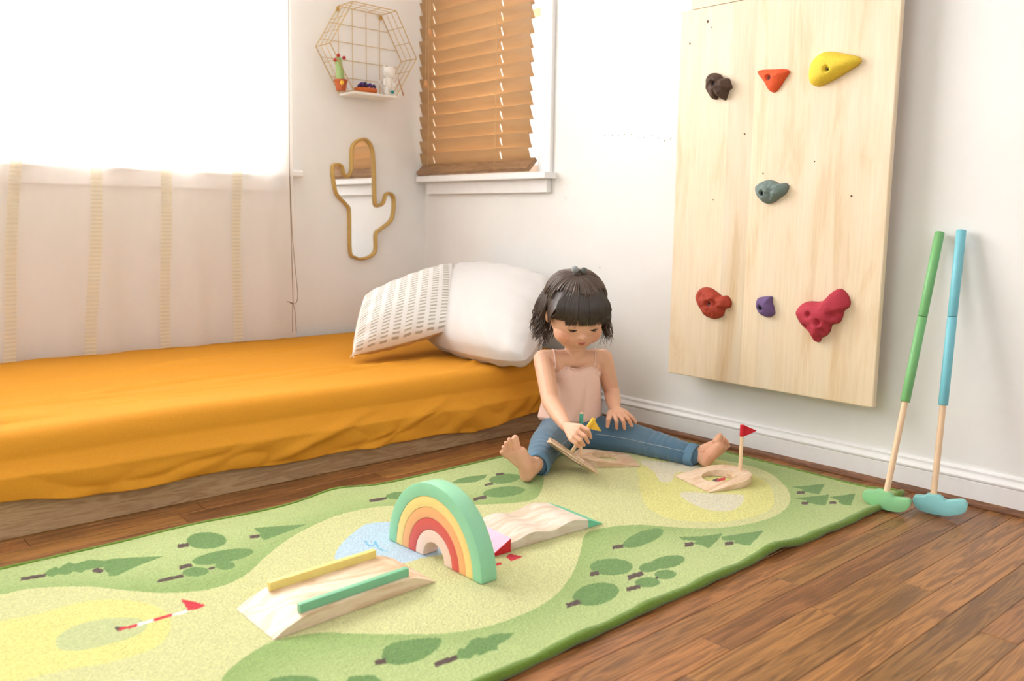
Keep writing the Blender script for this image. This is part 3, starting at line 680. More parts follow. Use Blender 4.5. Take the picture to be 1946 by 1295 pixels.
fair = [(-260, 1200), (-120, 1150), (0, 1130), (62, 1118), (164, 1114), (230, 1120), (288, 1125), (349, 1125), (411, 1116), (465, 1093), (506, 1056), (555, 1019), (617, 988), (658, 975), (717, 963), (771, 960), (850, 958), (920, 958), (986, 954), (1018, 946), (1031, 924), (1032, 905), (1024, 892), (1050, 872), (1110, 855), (1170, 850), (1230, 858), (1300, 864), (1369, 874), (1416, 883), (1463, 899), (1495, 927), (1501, 950), (1487, 970), (1455, 986), (1400, 999), (1337, 1004), (1274, 1001), (1219, 997), (1165, 1000), (1115, 1013), (1103, 1052), (1088, 1091), (1053, 1134), (998, 1165), (928, 1189), (850, 1202), (771, 1204), (680, 1203), (610, 1201), (540, 1212), (500, 1226), (467, 1247), (436, 1270), (420, 1292), (360, 1400), (150, 1500), (-100, 1400)]
fm = poly_mask(GX, GY, F2(fair, 400))
def blur(a, k, it=3):
    a = a.astype(float)
    for _ in range(it):
        for ax in (0, 1):
            c_ = np.cumsum(np.pad(a, [(k + 1, k) if q == ax else (0, 0) for q in (0, 1)], mode='edge'), axis=ax)
            a = (np.take(c_, range(2 * k + 1, c_.shape[ax]), axis=ax) - np.take(c_, range(0, c_.shape[ax] - 2 * k - 1), axis=ax)) / (2 * k + 1)
    return a
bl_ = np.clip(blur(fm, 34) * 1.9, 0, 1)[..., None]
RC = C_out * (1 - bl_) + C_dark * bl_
def paint(P, c, n=0, soft=False):
    RC[poly_mask(GX, GY, F2(P, n))] = c
RC[fm] = C_fair
y1m = poly_mask(GX, GY, F2([(-150, 1240), (-60, 1195), (0, 1180), (82, 1163), (164, 1142), (247, 1140), (304, 1155), (325, 1180), (317, 1208), (288, 1233), (206, 1258), (123, 1272), (41, 1292), (-60, 1310), (-150, 1290)], 100)); RC[y1m] = C_yel
paint([(107, 1212), (136, 1192), (185, 1177), (247, 1173), (280, 1184), (264, 1204), (214, 1221), (156, 1234), (115, 1233)], C_pale, 60)
paint([(232, 1294), (250, 1291), (280, 1293), (300, 1300), (240, 1305)], C_sand, 30)
paint([(1213, 905), (1212, 890), (1245, 868), (1300, 867), (1380, 879), (1424, 899), (1455, 915), (1470, 938), (1467, 962), (1440, 978), (1392, 989), (1337, 991), (1278, 986), (1239, 970), (1224, 954), (1216, 930)], C_yel, 120)
paint([(1217, 877), (1231, 875), (1308, 882), (1333, 889), (1308, 896), (1289, 897), (1280, 903), (1277, 913), (1265, 916), (1252, 913), (1245, 900), (1234, 891), (1221, 883)], C_sand, 70)
paint([(1293, 937), (1305, 934), (1347, 937), (1401, 939), (1414, 944), (1406, 960), (1385, 970), (1349, 969), (1318, 958), (1295, 944)], C_sand, 70)
paint([(756, 991), (725, 992), (693, 997), (662, 1020), (643, 1040), (636, 1061), (650, 1074), (710, 1074), (768, 1069), (809, 1058), (848, 1050), (870, 1030), (880, 1005), (840, 990)], C_water, 90)
def line(P, w, c):
    P = np.array(F2(P));
    for a, b_ in zip(P, P[1:]):
        dd = (b_ - a) / (np.linalg.norm(b_ - a) + 1e-9); nn_ = np.array([-dd[1], dd[0]]) * w / 2; e = dd * w * 0.3
        RC[poly_mask(GX, GY, [a + nn_ - e, b_ + nn_ + e, b_ - nn_ + e, a - nn_ - e])] = c
line([(694, 1027), (698, 1034), (706, 1037), (712, 1034), (713, 1028)], .004, C_wave); line([(714, 1030), (719, 1040), (728, 1046), (738, 1047)], .004, C_wave)
def ell(cx, cy, a, b_, ang=0, c=None, lobes=0):
    an = math.radians(ang); P = []
    for k in range(40):
        t_ = 2 * math.pi * k / 40; rr = 1 + (0.07 * math.sin(lobes * t_) if lobes else 0)
        u, v = a * rr * math.cos(t_), b_ * rr * math.sin(t_); P.append((cx + u * math.cos(an) + v * math.sin(an), cy - u * math.sin(an) + v * math.cos(an)))
    paint(P, C_tree if c is None else c)
def trunk(x0, y0, x1, y1, w=7):
    dx, dy = x1 - x0, y1 - y0; l = math.hypot(dx, dy); nx_, ny_ = -dy / l * w / 2, dx / l * w / 2
    paint([(x0 + nx_, y0 + ny_), (x1 + nx_, y1 + ny_), (x1 - nx_, y1 - ny_), (x0 - nx_, y0 - ny_)], C_trunk)
Z8 = lambda P: [(x / 2.4325, 900 + y / 2.4325) for x, y in P]
Z3 = lambda P: [(420 + x / 2.5605, 880 + y / 2.5605) for x, y in P]
Z5 = lambda P: [(1180 + x / 2.5405, 840 + y / 2.5405) for x, y in P]
ell(392.6, 1027.4, 38, 15, 2); trunk(338, 1038, 359, 1035)
paint([(481, 1003.6), (500, 1001), (530, 999), (583.8, 995.4), (501.5, 1026.6), (498, 1022), (492, 1017), (494, 1012)], C_tree); trunk(475, 1020, 493, 1018, 6)
ell(423.4, 1057, 59, 12, 10); trunk(341, 1078, 365, 1073, 7)
ell(372, 1086, 25, 9, 4); trunk(300, 1104, 349, 1093, 6)
ell(427.5, 1074, 19, 8); trunk(396, 1080, 408, 1078, 4)
paint(Z8([(205, 468), (225, 445), (260, 432), (275, 438), (320, 410), (350, 418), (400, 402), (440, 398), (480, 402), (520, 396), (500, 430), (450, 436), (400, 445), (378, 460), (345, 452), (310, 468), (270, 466), (240, 478)]), C_tree); trunk(40, 1101, 88, 1093, 6)
paint(Z8([(510, 395), (600, 388), (760, 380), (640, 425), (545, 470), (505, 475), (500, 455), (475, 440), (500, 420)]), C_tree); ell(187, 1084, 11, 4.5, 0, C_trunk)
paint(Z3([(785, 960), (782, 925), (800, 890), (850, 868), (920, 855), (980, 850), (1030, 846), (1072, 853), (1055, 895), (1010, 930), (960, 955), (900, 972), (840, 975)]), C_tree, 60); trunk(711, 1258, 732, 1254, 10)
paint(Z3([(1135, 945), (1150, 905), (1190, 892), (1215, 858), (1245, 846), (1290, 847), (1320, 830), (1370, 826), (1425, 825), (1400, 855), (1345, 880), (1345, 905), (1300, 912), (1265, 932), (1230, 930), (1210, 948), (1170, 948)]), C_tree); trunk(824, 1262, 868, 1247, 10)
ell(556, 1297, 52, 15, 2); ell(688, 1293, 34, 12, 3, None, 5)
trunk(703, 953, 735, 946, 5); ell(757, 941, 24, 7, 5); ell(780, 933, 20, 5, 15)
paint(Z3([(1115, 95), (1150, 75), (1200, 62), (1250, 58), (1292, 52), (1280, 72), (1235, 90), (1150, 97)]), C_tree); trunk(846, 925, 862, 920, 4)
ell(958, 909, 30, 9, 6); trunk(941, 901, 957, 899, 4); trunk(920, 921, 936, 918, 4)
ell(957, 934, 40, 10, 5); trunk(899, 949, 924, 943, 6)
ell(1223, 1022, 41, 13, 20); trunk(1165, 1040, 1186, 1037, 7)
paint(Z5([(285, 458), (390, 455), (500, 440), (470, 480), (430, 515), (400, 500), (350, 490), (375, 478), (300, 472)]), C_tree); trunk(1303, 1036, 1320, 1033.5, 8)
paint(Z5([(490, 458), (590, 442), (690, 425), (665, 470), (635, 512), (600, 502), (555, 490), (560, 478), (500, 475)]), C_tree); trunk(1381, 1034, 1398, 1033, 7)
paint(Z5([(820, 215), (985, 200), (955, 250), (915, 243), (872, 234), (880, 226)]), C_tree); trunk(1514, 935, 1529, 935, 5)
paint(Z5([(835, 268), (900, 262), (1005, 250), (985, 303), (930, 297), (890, 288), (895, 280)]), C_tree); trunk(1522, 955, 1535, 955, 5)
paint(Z5([(1005, 262), (1132, 245), (1105, 305), (1070, 300), (1045, 286), (1050, 278)]), C_tree); trunk(1575, 954, 1588, 954, 5)
ell(1163, 1077, 41, 16, 0); trunk(1122, 1091, 1140, 1088, 8)
ell(1134, 1129, 45, 21, 10); trunk(1078, 1151, 1104, 1143, 9)
ell(1270, 1068, 34, 12, 10); ell(1236, 1078, 20, 9, 5); trunk(1195, 1098, 1224, 1089, 9)
ell(1267, 1092, 21, 9, 0); trunk(1248, 1099, 1254, 1097, 5)
ell(1233, 1107, 24, 10, 0); trunk(1193, 1121, 1219, 1115, 8)
# printed flags
ell(226, 1194, 8, 4.5, 0, C_trunk); trunk_ = lambda x0, y0, x1, y1, c: paint([(x0, y0 - 2.6), (x1, y1 - 2.6), (x1, y1 + 2.6), (x0, y0 + 2.6)], c)
trunk_(226, 1195, 261, 1187, C_red); trunk_(261, 1187, 292, 1177.5, C_white); trunk_(292, 1177.5, 327, 1168, C_red); trunk_(327, 1168, 356, 1160, C_white)
paint([(343, 1137.6), (368, 1142), (391, 1149), (380, 1155), (358, 1160), (352, 1150)], C_red)
paint([(968, 1051), (980, 1054), (995, 1057), (983, 1062), (972, 1066), (962, 1058)], C_red); ell(948, 1071, 6, 3, 10, C_red)
paint([(1396, 893), (1425, 897), (1412, 901)], C_red); ell(1362, 912, 8, 3.5, 0, C_trunk); trunk_(1362, 912, 1378, 909, C_red)
# heights: woven pile, gentle waves at both long edges
Z = np.full(GX.shape, 0.0065) + rng.normal(0, 0.00025, GX.shape)
def far_wave(x): return 0.010 * np.exp(-((x + 1.10) / 0.07) ** 2) + 0.004 * np.exp(-((x + 1.45) / 0.1) ** 2)
def near_wave(x): return 0.007 * np.exp(-((x + 0.62) / 0.05) ** 2) + 0.003 * np.sin(x * 17) ** 2
Z += far_wave(GX) * np.exp(-((GY - RYb) / 0.06) ** 2) + near_wave(GX) * np.exp(-((GY - RYa) / 0.05) ** 2)
Z += 0.020 * np.exp(-((GX - RX1) / 0.05) ** 2 - ((GY - RYa) / 0.06) ** 2) * 0.4
def edge_far(x): return 0.006 * np.sin(x * 3 + 1) + 0.012 * np.exp(-((x + 1.12) / 0.10) ** 2)
def edge_near(x): return 0.005 * np.sin(x * 5) + 0.007 * np.exp(-((x + 0.66) / 0.10) ** 2)
T = (GY - RYa) / (RYb - RYa)
GY2 = GY + (1 - T) ** 6 * edge_near(GX) + T ** 6 * edge_far(GX)
GX2 = GX + 0.02 * ((GX - RX0) / (RX1 - RX0)) ** 10 * (T - 0.3)
rug = empty('golf_rug', (-1.3, -1.58, 0), 'long green golf-course rug printed with trees, bunkers and a pond', 'rug')
V = np.stack([GX2, GY2, Z], -1).reshape(-1, 3)
ii, jj = np.meshgrid(np.arange(RN), np.arange(RM), indexing='ij'); a = (ii * (RM + 1) + jj).ravel()
Fq = np.stack([a, a + RM + 1, a + RM + 2, a + 1], 1)
me = bpy.data.meshes.new('pile_surface'); me.vertices.add(len(V)); me.vertices.foreach_set('co', V.ravel())
me.loops.add(len(Fq) * 4); me.loops.foreach_set('vertex_index', Fq.ravel().astype(np.int32)); me.polygons.add(len(Fq)); me.polygons.foreach_set('loop_start', np.arange(0, len(Fq) * 4, 4, dtype=np.int32)); me.update(calc_edges=True); me.validate()
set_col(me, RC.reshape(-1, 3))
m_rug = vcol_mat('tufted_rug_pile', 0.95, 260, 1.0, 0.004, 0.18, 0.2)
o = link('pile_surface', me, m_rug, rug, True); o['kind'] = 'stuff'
m_bind = mat('green_rug_binding', (104, 136, 32), 0.95, 0.15, 250, 0.8, 0.002, sheen=0.3)
bm = bmesh.new()
def brad(x): return 0.0088 + 0.0012 * math.sin(x * 60) * math.sin(x * 23)
near = [(V_[0], V_[1] - 0.002, V_[2] - 0.001) for V_ in V.reshape(RN + 1, RM + 1, 3)[::6, 0]]
tube(bm, near, [brad(p[0]) * (1 if p[0] > -9 else 1) for p in near], 8)
far = [(V_[0], V_[1] + 0.001, V_[2] - 0.002) for V_ in V.reshape(RN + 1, RM + 1, 3)[::6, -1]]
tube(bm, far, 0.0052, 8)
endr = [(V_[0] + 0.001, V_[1], V_[2] - 0.002) for V_ in V.reshape(RN + 1, RM + 1, 3)[-1, ::6]]
tube(bm, endr, 0.005, 8)
for v in bm.verts: v.co.z = max(v.co.z, 0.0006)
o = obj('binding', bm, m_bind, rug, True); o['label'] = 'dark green bound edge'

# ------------------------------------------------------------------ climbing board
y0, y1 = -1.913, -1.290; 
cb = empty('climbing_board', (-0.04, -1.6, 0.199), 'tall birch plywood climbing board mounted on the right wall', 'board')
def plywood_mat():
    m, nt, b = new_mat('birch_face'); L = nt.links
    n, mp = noise_node(nt, 3.0, 5, 'Object', (1, 3.0, 0.55), 0.6, 1.2)
    r = ramp_node(nt, n.outputs['Fac'], [(0.28, lin((222, 190, 148))), (0.46, lin((238, 218, 190))), (0.75, lin((243, 228, 208)))])
    # veneer strips: tone per vertical band
    tc = nt.nodes.new('ShaderNodeTexCoord'); s = nt.nodes.new('ShaderNodeSeparateXYZ'); L.new(tc.outputs['Object'], s.inputs[0])
    band = nt.nodes.new('ShaderNodeValToRGB'); e = band.color_ramp; e.interpolation = 'CONSTANT'
    mr = nt.nodes.new('ShaderNodeMapRange'); mr.inputs['From Min'].default_value = -0.32; mr.inputs['From Max'].default_value = 0.32; L.new(s.outputs['Y'], mr.inputs[0])
    els = [(0.0, 1.0), (0.10, 0.97), (0.53, 1.02), (0.60, 0.90), (0.72, 0.99)]
    while len(e.elements) < len(els): e.elements.new(0.5)
    for k, (p, v) in enumerate(els): e.elements[k].position = p; e.elements[k].color = (v, v * 0.985, v * 0.95, 1)
    L.new(mr.outputs[0], band.inputs[0])
    fine, _ = noise_node(nt, 20, 4, 'Object', (1, 8, 0.35), 0.6); rf = ramp_node(nt, fine.outputs['Fac'], [(0.3, (0.93, 0.91, 0.87)), (0.7, (1.02, 1.02, 1.02))])
    mx = nt.nodes.new('ShaderNodeMix'); mx.data_type = 'RGBA'; mx.blend_type = 'MULTIPLY'; mx.inputs['Factor'].default_value = 1; L.new(r.outputs[0], mx.inputs['A']); L.new(band.outputs[0], mx.inputs['B'])
    m2 = nt.nodes.new('ShaderNodeMix'); m2.data_type = 'RGBA'; m2.blend_type = 'MULTIPLY'; m2.inputs['Factor'].default_value = 1; L.new(mx.outputs['Result'], m2.inputs['A']); L.new(rf.outputs[0], m2.inputs['B'])
    L.new(m2.outputs['Result'], b.inputs['Base Color']); b.inputs['Roughness'].default_value = 0.5; return m
m_ply = plywood_mat()
bm = bmesh.new(); box(bm, -0.018 / 2, 0.018 / 2, (y0 - y1) / 2, (y1 - y0) / 2, -0.51, 0.51); bevel_all(bm, 0.003, 2)
o = obj('plywood_panel', bm, m_ply, cb); o.location = Vector((-0.061 + 0.04, 0, 0.51 - 0.0)); o.matrix_parent_inverse = Matrix.Identity(4); o.location = (-0.061 + 0.04, (y0 + y1) / 2 + 1.6, 0.51)
ycut = on((1316, 20), 0, -0.06)[1]
bm = bmesh.new(); box(bm, -0.009, 0.009, (y0 - y1) / 2, (ycut - (y0 + y1) / 2), -0.25, 0.25)
o = obj('plywood_panel', bm, m_ply, cb); o.matrix_parent_inverse = Matrix.Identity(4); o.location = (-0.055 + 0.04, (y0 + y1) / 2 + 1.6, 0.51 + 0.51 + 0.2525)
for yy in (y0 + 0.10, y1 - 0.10): boxo('batten', (-0.052, -0.001, yy - 0.03, yy + 0.03, 0.26, 1.66), m_panel_edge, cb)
m_knot = mat('dark_knot', (96, 60, 34), 0.8)
bm = bmesh.new()
for (kx, ky, r) in ((1345, 41, .004), (1352, 52, .002), (1311, 83, .003), (1415, 255, .003), (1450, 330, .0025), (1355, 380, .002), (1618, 373, .003), (1548, 307, .002)):
    q = on((kx, ky), 0, -0.0703); q[0] = -0.0698; lathe(bm, q, [(r, 0), (r * .9, 0.0004)], (-1, 0, 0), 10)
    for v in bm.verts[-20:] if False else []: pass
o = obj('knot', bm, m_knot, cb); o['kind'] = 'stuff'

# climbing holds ----------------------------------------------------
def hold(label, rgb, pix, cpx, bolt_px, H, rugged=0.0, dimples=(), bolt=(30, 34, 40), rot_noise=0, flat=0.55, ridge=None, zfun=None):
    XP = -0.0705
    out = [on(p, 0, XP - 0.004)[[1, 2]] for p in pix]; out = smooth_pts(out, 72); c = on(cpx, 0, XP - H * 0.4)[[1, 2]]; b2 = on(bolt_px, 0, XP - H * 0.75)[[1, 2]]
    NR = 22; V = []; F = []
    dm = [(on(d[:2], 0, XP - H * 0.6)[[1, 2]], d[2], d[3]) for d in dimples]
    V.append(None)
    def hgt(p, t):
        h = H * (1 - t ** 2.6) ** flat
        if rugged: h *= 1 + rugged * (noise.noise(Vector((p[0] * 45 + rot_noise, p[1] * 45, 1))) + 0.5 * noise.noise(Vector((p[0] * 110, p[1] * 110, rot_noise))))
        if zfun is not None: h *= zfun(p)
        for q, r, dp in dm: h -= dp * math.exp(-(np.linalg.norm(p - q) / r) ** 2)
        d = np.linalg.norm(p - b2); h -= 0.010 * math.exp(-(d / 0.0075) ** 4)
        return max(h, 0.0) + 0.0
    V[0] = (XP - hgt(c, 0), c[0], c[1])
    for j in range(1, NR + 1):
        t = j / NR
        for k in range(72):
            p = c + (out[k] - c) * t; V.append((XP - hgt(p, t) if j < NR else XP + 0.0005, p[0], p[1]))
    for k in range(72): F.append((0, 1 + k, 1 + (k + 1) % 72))
    for j in range(NR - 1):
        for k in range(72): a = 1 + j * 72 + k; b_ = 1 + j * 72 + (k + 1) % 72; F.append((a, a + 72, b_ + 72, b_))
    F.append([1 + (NR - 1) * 72 + k for k in range(72)][::-1])
    me = bpy.data.meshes.new('grip'); me.from_pydata(V, [], F); me.update()
    root = empty('climbing_hold', (XP, c[0], c[1]), label, 'climbing hold', 'climbing holds bolted to the plywood board')
    o_ = link('grip', me, mat('resin_%d_%d_%d' % rgb, rgb, 0.75, 0.10, 260, 0.5, 0.0009), root, True)
    bm = bmesh.new(); h0 = H * 0.72; q = np.array([XP - h0, b2[0], b2[1]])
    hb = hgt(b2, min(1, np.linalg.norm(b2 - c) / 0.04)); q[0] = XP - hb
    lathe(bm, q + np.array([0.001, 0, 0]), [(0.0066, 0), (0.0066, 0.0022), (0.0050, 0.0030), (0.0042, 0.0026), (0.0040, 0.0008)], (-1, 0, 0), 20)
    obj('bolt', bm, mat('bolt_%d' % bolt[0], bolt, 0.4, metal=0.6), root, angle=40)
    bm = bmesh.new(); lathe(bm, q + np.array([-0.0012, 0, 0]), [(0.0024, 0), (0.0024, 0.0008)], (-1, 0, 0), 6); obj('hex_socket', bm, mat('socket_black', (8, 8, 8), 0.8), root)
    return root
Z7 = lambda P: [(1300 + x / 3.808, 80 + y / 3.808) for x, y in P]
Z9 = lambda P: [(1300 + x / 5.4056, 520 + y / 5.4056) for x, y in P]
q = Z7([(215, 300)])[0]
hold('dark brown knobby climbing hold, at the upper corner beside the orange hold', (84, 62, 52), Z7([(165, 290), (175, 245), (215, 222), (260, 235), (285, 265), (320, 262), (332, 290), (345, 330), (322, 352), (312, 385), (295, 422), (265, 405), (245, 395), (235, 415), (205, 412), (185, 385), (168, 345)]), Z7([(245, 315)])[0], Z7([(215, 300)])[0], 0.034, 0.25, rot_noise=3)
hold('orange triangular climbing hold between the brown and the yellow ones', (226, 88, 40), Z7([(530, 215), (560, 200), (640, 196), (720, 193), (760, 212), (730, 265), (695, 320), (660, 360), (630, 362), (605, 340), (580, 290), (545, 245)]), Z7([(640, 260)])[0], Z7([(612, 257)])[0], 0.020, 0.12, bolt=(104, 116, 130), rot_noise=8)
hold('large smooth yellow teardrop climbing hold near the top', (236, 204, 62), Z7([(908, 240), (925, 160), (965, 105), (1020, 72), (1080, 68), (1170, 85), (1260, 105), (1280, 135), (1255, 170), (1180, 215), (1090, 270), (1000, 315), (950, 320), (918, 300)]), Z7([(1040, 190)])[0], Z7([(1035, 195)])[0], 0.036, 0.0, flat=0.5)
hold('grey ridged climbing hold alone in the middle of the board', (116, 132, 128), Z7([(515, 1050), (550, 1020), (600, 998), (650, 1005), (690, 1025), (730, 1020), (755, 1045), (735, 1095), (690, 1130), (650, 1160), (600, 1172), (560, 1150), (525, 1105)]), Z7([(620, 1085)])[0], Z7([(567, 1095)])[0], 0.028, 0.25, rot_noise=14)
hold('brick red lumpy climbing hold at the lower corner below the dark brown one', (168, 58, 36), Z9([(115, 240), (145, 170), (200, 142), (270, 150), (340, 195), (385, 230), (440, 230), (480, 285), (475, 345), (420, 370), (400, 430), (350, 462), (280, 465), (210, 430), (165, 360), (130, 300)]), Z9([(290, 310)])[0], Z9([(247, 310)])[0], 0.026, 0.25, dimples=((1331, 563, .010, .008), (1360, 578, .007, .006)), bolt=(104, 140, 158), rot_noise=21)
hold('small purple climbing hold between the two red ones', (108, 82, 132), Z9([(740, 310), (755, 255), (800, 240), (860, 235), (900, 240), (905, 300), (925, 370), (925, 420), (880, 450), (840, 448), (790, 425), (750, 370)]), Z9([(830, 340)])[0], Z9([(778, 355)])[0], 0.022, 0.15, rot_noise=30)
hold('large crimson boot-shaped climbing hold with hollows, lowest on the board', (182, 48, 68), Z9([(1148, 410), (1175, 350), (1230, 300), (1300, 285), (1380, 290), (1440, 275), (1490, 235), (1540, 180), (1590, 155), (1640, 175), (1685, 230), (1705, 300), (1690, 350), (1640, 385), (1625, 450), (1590, 510), (1520, 525), (1500, 590), (1460, 640), (1410, 665), (1395, 700), (1360, 708), (1330, 680), (1290, 610), (1240, 560), (1190, 500)]), Z9([(1400, 430)])[0], Z9([(1280, 425)])[0], 0.036, 0.04, dimples=[(*Z9([p])[0], r, .012) for p, r in (((1390, 505), .0075), ((1410, 590), .006), ((1245, 545), .006), ((1520, 435), .010), ((1355, 660), .005))], rot_noise=40)

# ------------------------------------------------------------------ rainbow arch
ra = empty('rainbow_tunnel', (-1.157, -1.611, 0.006), 'wooden rainbow arch tunnel of five nested colours standing on the rug', 'toy')
cy_ = (-1.471 - 1.751) / 2 - 0.002; bands = [((150, 212, 172), 0.1435, 0.1185), ((250, 220, 140), 0.1182, 0.0985), ((246, 180, 122), 0.0982, 0.0785), ((220, 94, 86), 0.0782, 0.0565), ((244, 214, 198), 0.0562, 0.0330)]
names = ['mint green outermost arch', 'yellow arch', 'orange arch', 'red arch', 'pale pink innermost arch']
for i, (rgb, ro, ri) in enumerate(bands):
    bm = bmesh.new(); P = []
    NA = 48
    for k in range(NA + 1): a = math.pi * k / NA; P.append((0, math.cos(a) * ro, math.sin(a) * ro * 1.03))
    for k in range(NA, -1, -1): a = math.pi * k / NA; P.append((0, math.cos(a) * ri, math.sin(a) * ri * 1.03))
    xf = -1.1775 + 0.0006 * i
    # quads for a clean arch
    o_, i_ = P[:NA + 1], P[NA + 1:][::-1]; vs = []
    for k in range(NA + 1):
        vs.append([bm.verts.new((xf, cy_ + o_[k][1], 0.0075 + o_[k][2])), bm.verts.new((xf + 0.036, cy_ + o_[k][1], 0.0075 + o_[k][2])), bm.verts.new((xf + 0.036, cy_ + i_[k][1], 0.0075 + i_[k][2])), bm.verts.new((xf, cy_ + i_[k][1], 0.0075 + i_[k][2]))])
    for a, b_ in zip(vs, vs[1:]):
        for k in range(4): bm.faces.new((a[k], a[(k + 1) % 4], b_[(k + 1) % 4], b_[k]))
    bm.faces.new(vs[0]); bm.faces.new(vs[-1][::-1]); bmesh.ops.recalc_face_normals(bm, faces=bm.faces); bevel_all(bm, 0.0012, 2, 50)
    o = obj('arch_band', bm, mat('satin_paint_%d' % i, rgb, 0.42, 0.02, 60, 0.05), ra, angle=35); o['label'] = names[i]

# ------------------------------------------------------------------ ramp with two rails
def quad_frame(p0, p1, p3):
    """origin p0, u along p0->p1, v along p0->p3 (floor)"""
    p0 = np.array(p0); u = np.array(p1) - p0; v = np.array(p3) - p0; return p0, u, v
zr = 0.0072
p0, u, v = quad_frame(fl((520, 1217), zr), fl((828, 1106), zr), fl((449, 1158), zr)); Lr = np.linalg.norm(u); un = u / Lr; Wr = np.linalg.norm(v); vn = v / Wr
rp = empty('putting_ramp', (p0 + u / 2 + v / 2), 'pale wooden ramp with a yellow rail and a green rail in front of the rainbow', 'toy')
def loc3(a, b_, z): q = p0 + un * a + vn * b_; return (q[0], q[1], zr + z)
bm = bmesh.new(); hh = 0.022; prof = [(0, 0), (0.002, 0.0015), (0.022, 0.0115), (0.050, 0.020), (0.062, hh), (Lr - 0.062, hh), (Lr - 0.048, 0.0205), (Lr - 0.022, 0.0105), (Lr - 0.002, 0.001), (Lr, 0)]
a = [bm.verts.new(loc3(s, 0, z)) for s, z in prof]; b_ = [bm.verts.new(loc3(s, Wr, z)) for s, z in prof]
for k in range(len(prof)): bm.faces.new((a[k], a[(k + 1) % len(prof)], b_[(k + 1) % len(prof)], b_[k]))
bm.faces.new(a[::-1]); bm.faces.new(b_); obj('ramp_block', bm, m_pine, rp, angle=25)
for off, rgb, nm in ((0.010, (128, 194, 154), 'green rail'), (Wr - 0.021, (238, 218, 130), 'yellow rail')):
    bm = bmesh.new(); vs = []
    for s in (0.052, Lr - 0.052):
        vs.append([bm.verts.new(loc3(s, off, hh - 0.001 if 1 else 0)), bm.verts.new(loc3(s, off, hh + 0.0145)), bm.verts.new(loc3(s, off + 0.0115, hh + 0.0145)), bm.verts.new(loc3(s, off + 0.0115, hh - 0.001))])
    for k in range(4): bm.faces.new((vs[0][k], vs[0][(k + 1) % 4], vs[1][(k + 1) % 4], vs[1][k]))
    bm.faces.new(vs[0][::-1]); bm.faces.new(vs[1]); bmesh.ops.recalc_face_normals(bm, faces=bm.faces); bevel_all(bm, 0.0014, 2)
    o = obj('rail', bm, mat('rail_%d' % rgb[0], rgb, 0.4, 0.03, 60, 0.06), rp); o['label'] = nm

# ------------------------------------------------------------------ wavy block with wedges
wv = empty('wavy_block', (-0.9, -1.6, 0.007), 'low pale wooden block with a wavy top and coloured end wedges behind the rainbow', 'toy')
wz = 0.0072
A0 = fl((968, 1047), wz); A1 = fl((1118, 1003.5), wz); B1 = np.array([A1[0] + 0.012, A1[1] + 0.136, wz]); wu = (A1 - A0); Lw = np.linalg.norm(wu); wu /= Lw; wn = (B1 - A1); Ww = np.linalg.norm(wn); wn /= Ww
def lw(a, b_, z): q = A0 + wu * a + wn * b_; return (q[0], q[1], wz + z)
bm = bmesh.new(); n = 36; a = []; b_ = []
for k in range(n + 1):
    s = Lw * k / n; f = k / n; z = 0.0190 + 0.0042 * math.sin(f * math.pi * 4 - 2.0) + 0.002 * f
    a.append((s, z))
top = a; pts0 = [(0, 0)] + top + [(Lw, 0)]
va = [bm.verts.new(lw(s, 0, z)) for s, z in pts0]; vb = [bm.verts.new(lw(s, Ww, z)) for s, z in pts0]; m_ = len(pts0)
for k in range(m_): bm.faces.new((va[k], va[(k + 1) % m_], vb[(k + 1) % m_], vb[k]))
bm.faces.new(va[::-1]); bm.faces.new(vb); obj('wave_block', bm, m_pine2, wv, angle=30)
zr_end = top[-1][1]
bm = bmesh.new(); extrude_poly(bm, [lw(Lw + 0.0005, 0, 0), lw(Lw + 0.043, 0, 0), lw(Lw + 0.0005, 0, zr_end)], wn * Ww); o = obj('end_wedge', bm, mat('teal_paint', (112, 204, 168), 0.45), wv); o['label'] = 'teal wedge'
bm = bmesh.new(); extrude_poly(bm, [lw(-0.001, -0.006, 0), lw(-0.052, -0.006, 0), lw(-0.050, -0.006, 0.002), lw(-0.001, -0.006, 0.0265)], wn * (Ww + 0.01))
o = obj('end_wedge', bm, mat('crimson_paint', (204, 28, 44), 0.5), wv); o['label'] = 'red-sided wedge'
bm = bmesh.new(); extrude_poly(bm, [lw(-0.0505, -0.006, 0.0024), lw(-0.0012, -0.006, 0.0272), lw(-0.0012, -0.006, 0.0266), lw(-0.0505, -0.006, 0.0018)], wn * (Ww + 0.01)); o = obj('wedge_top', bm, mat('pink_paint', (242, 168, 196), 0.45), wv); o['label'] = 'pink sloping top'

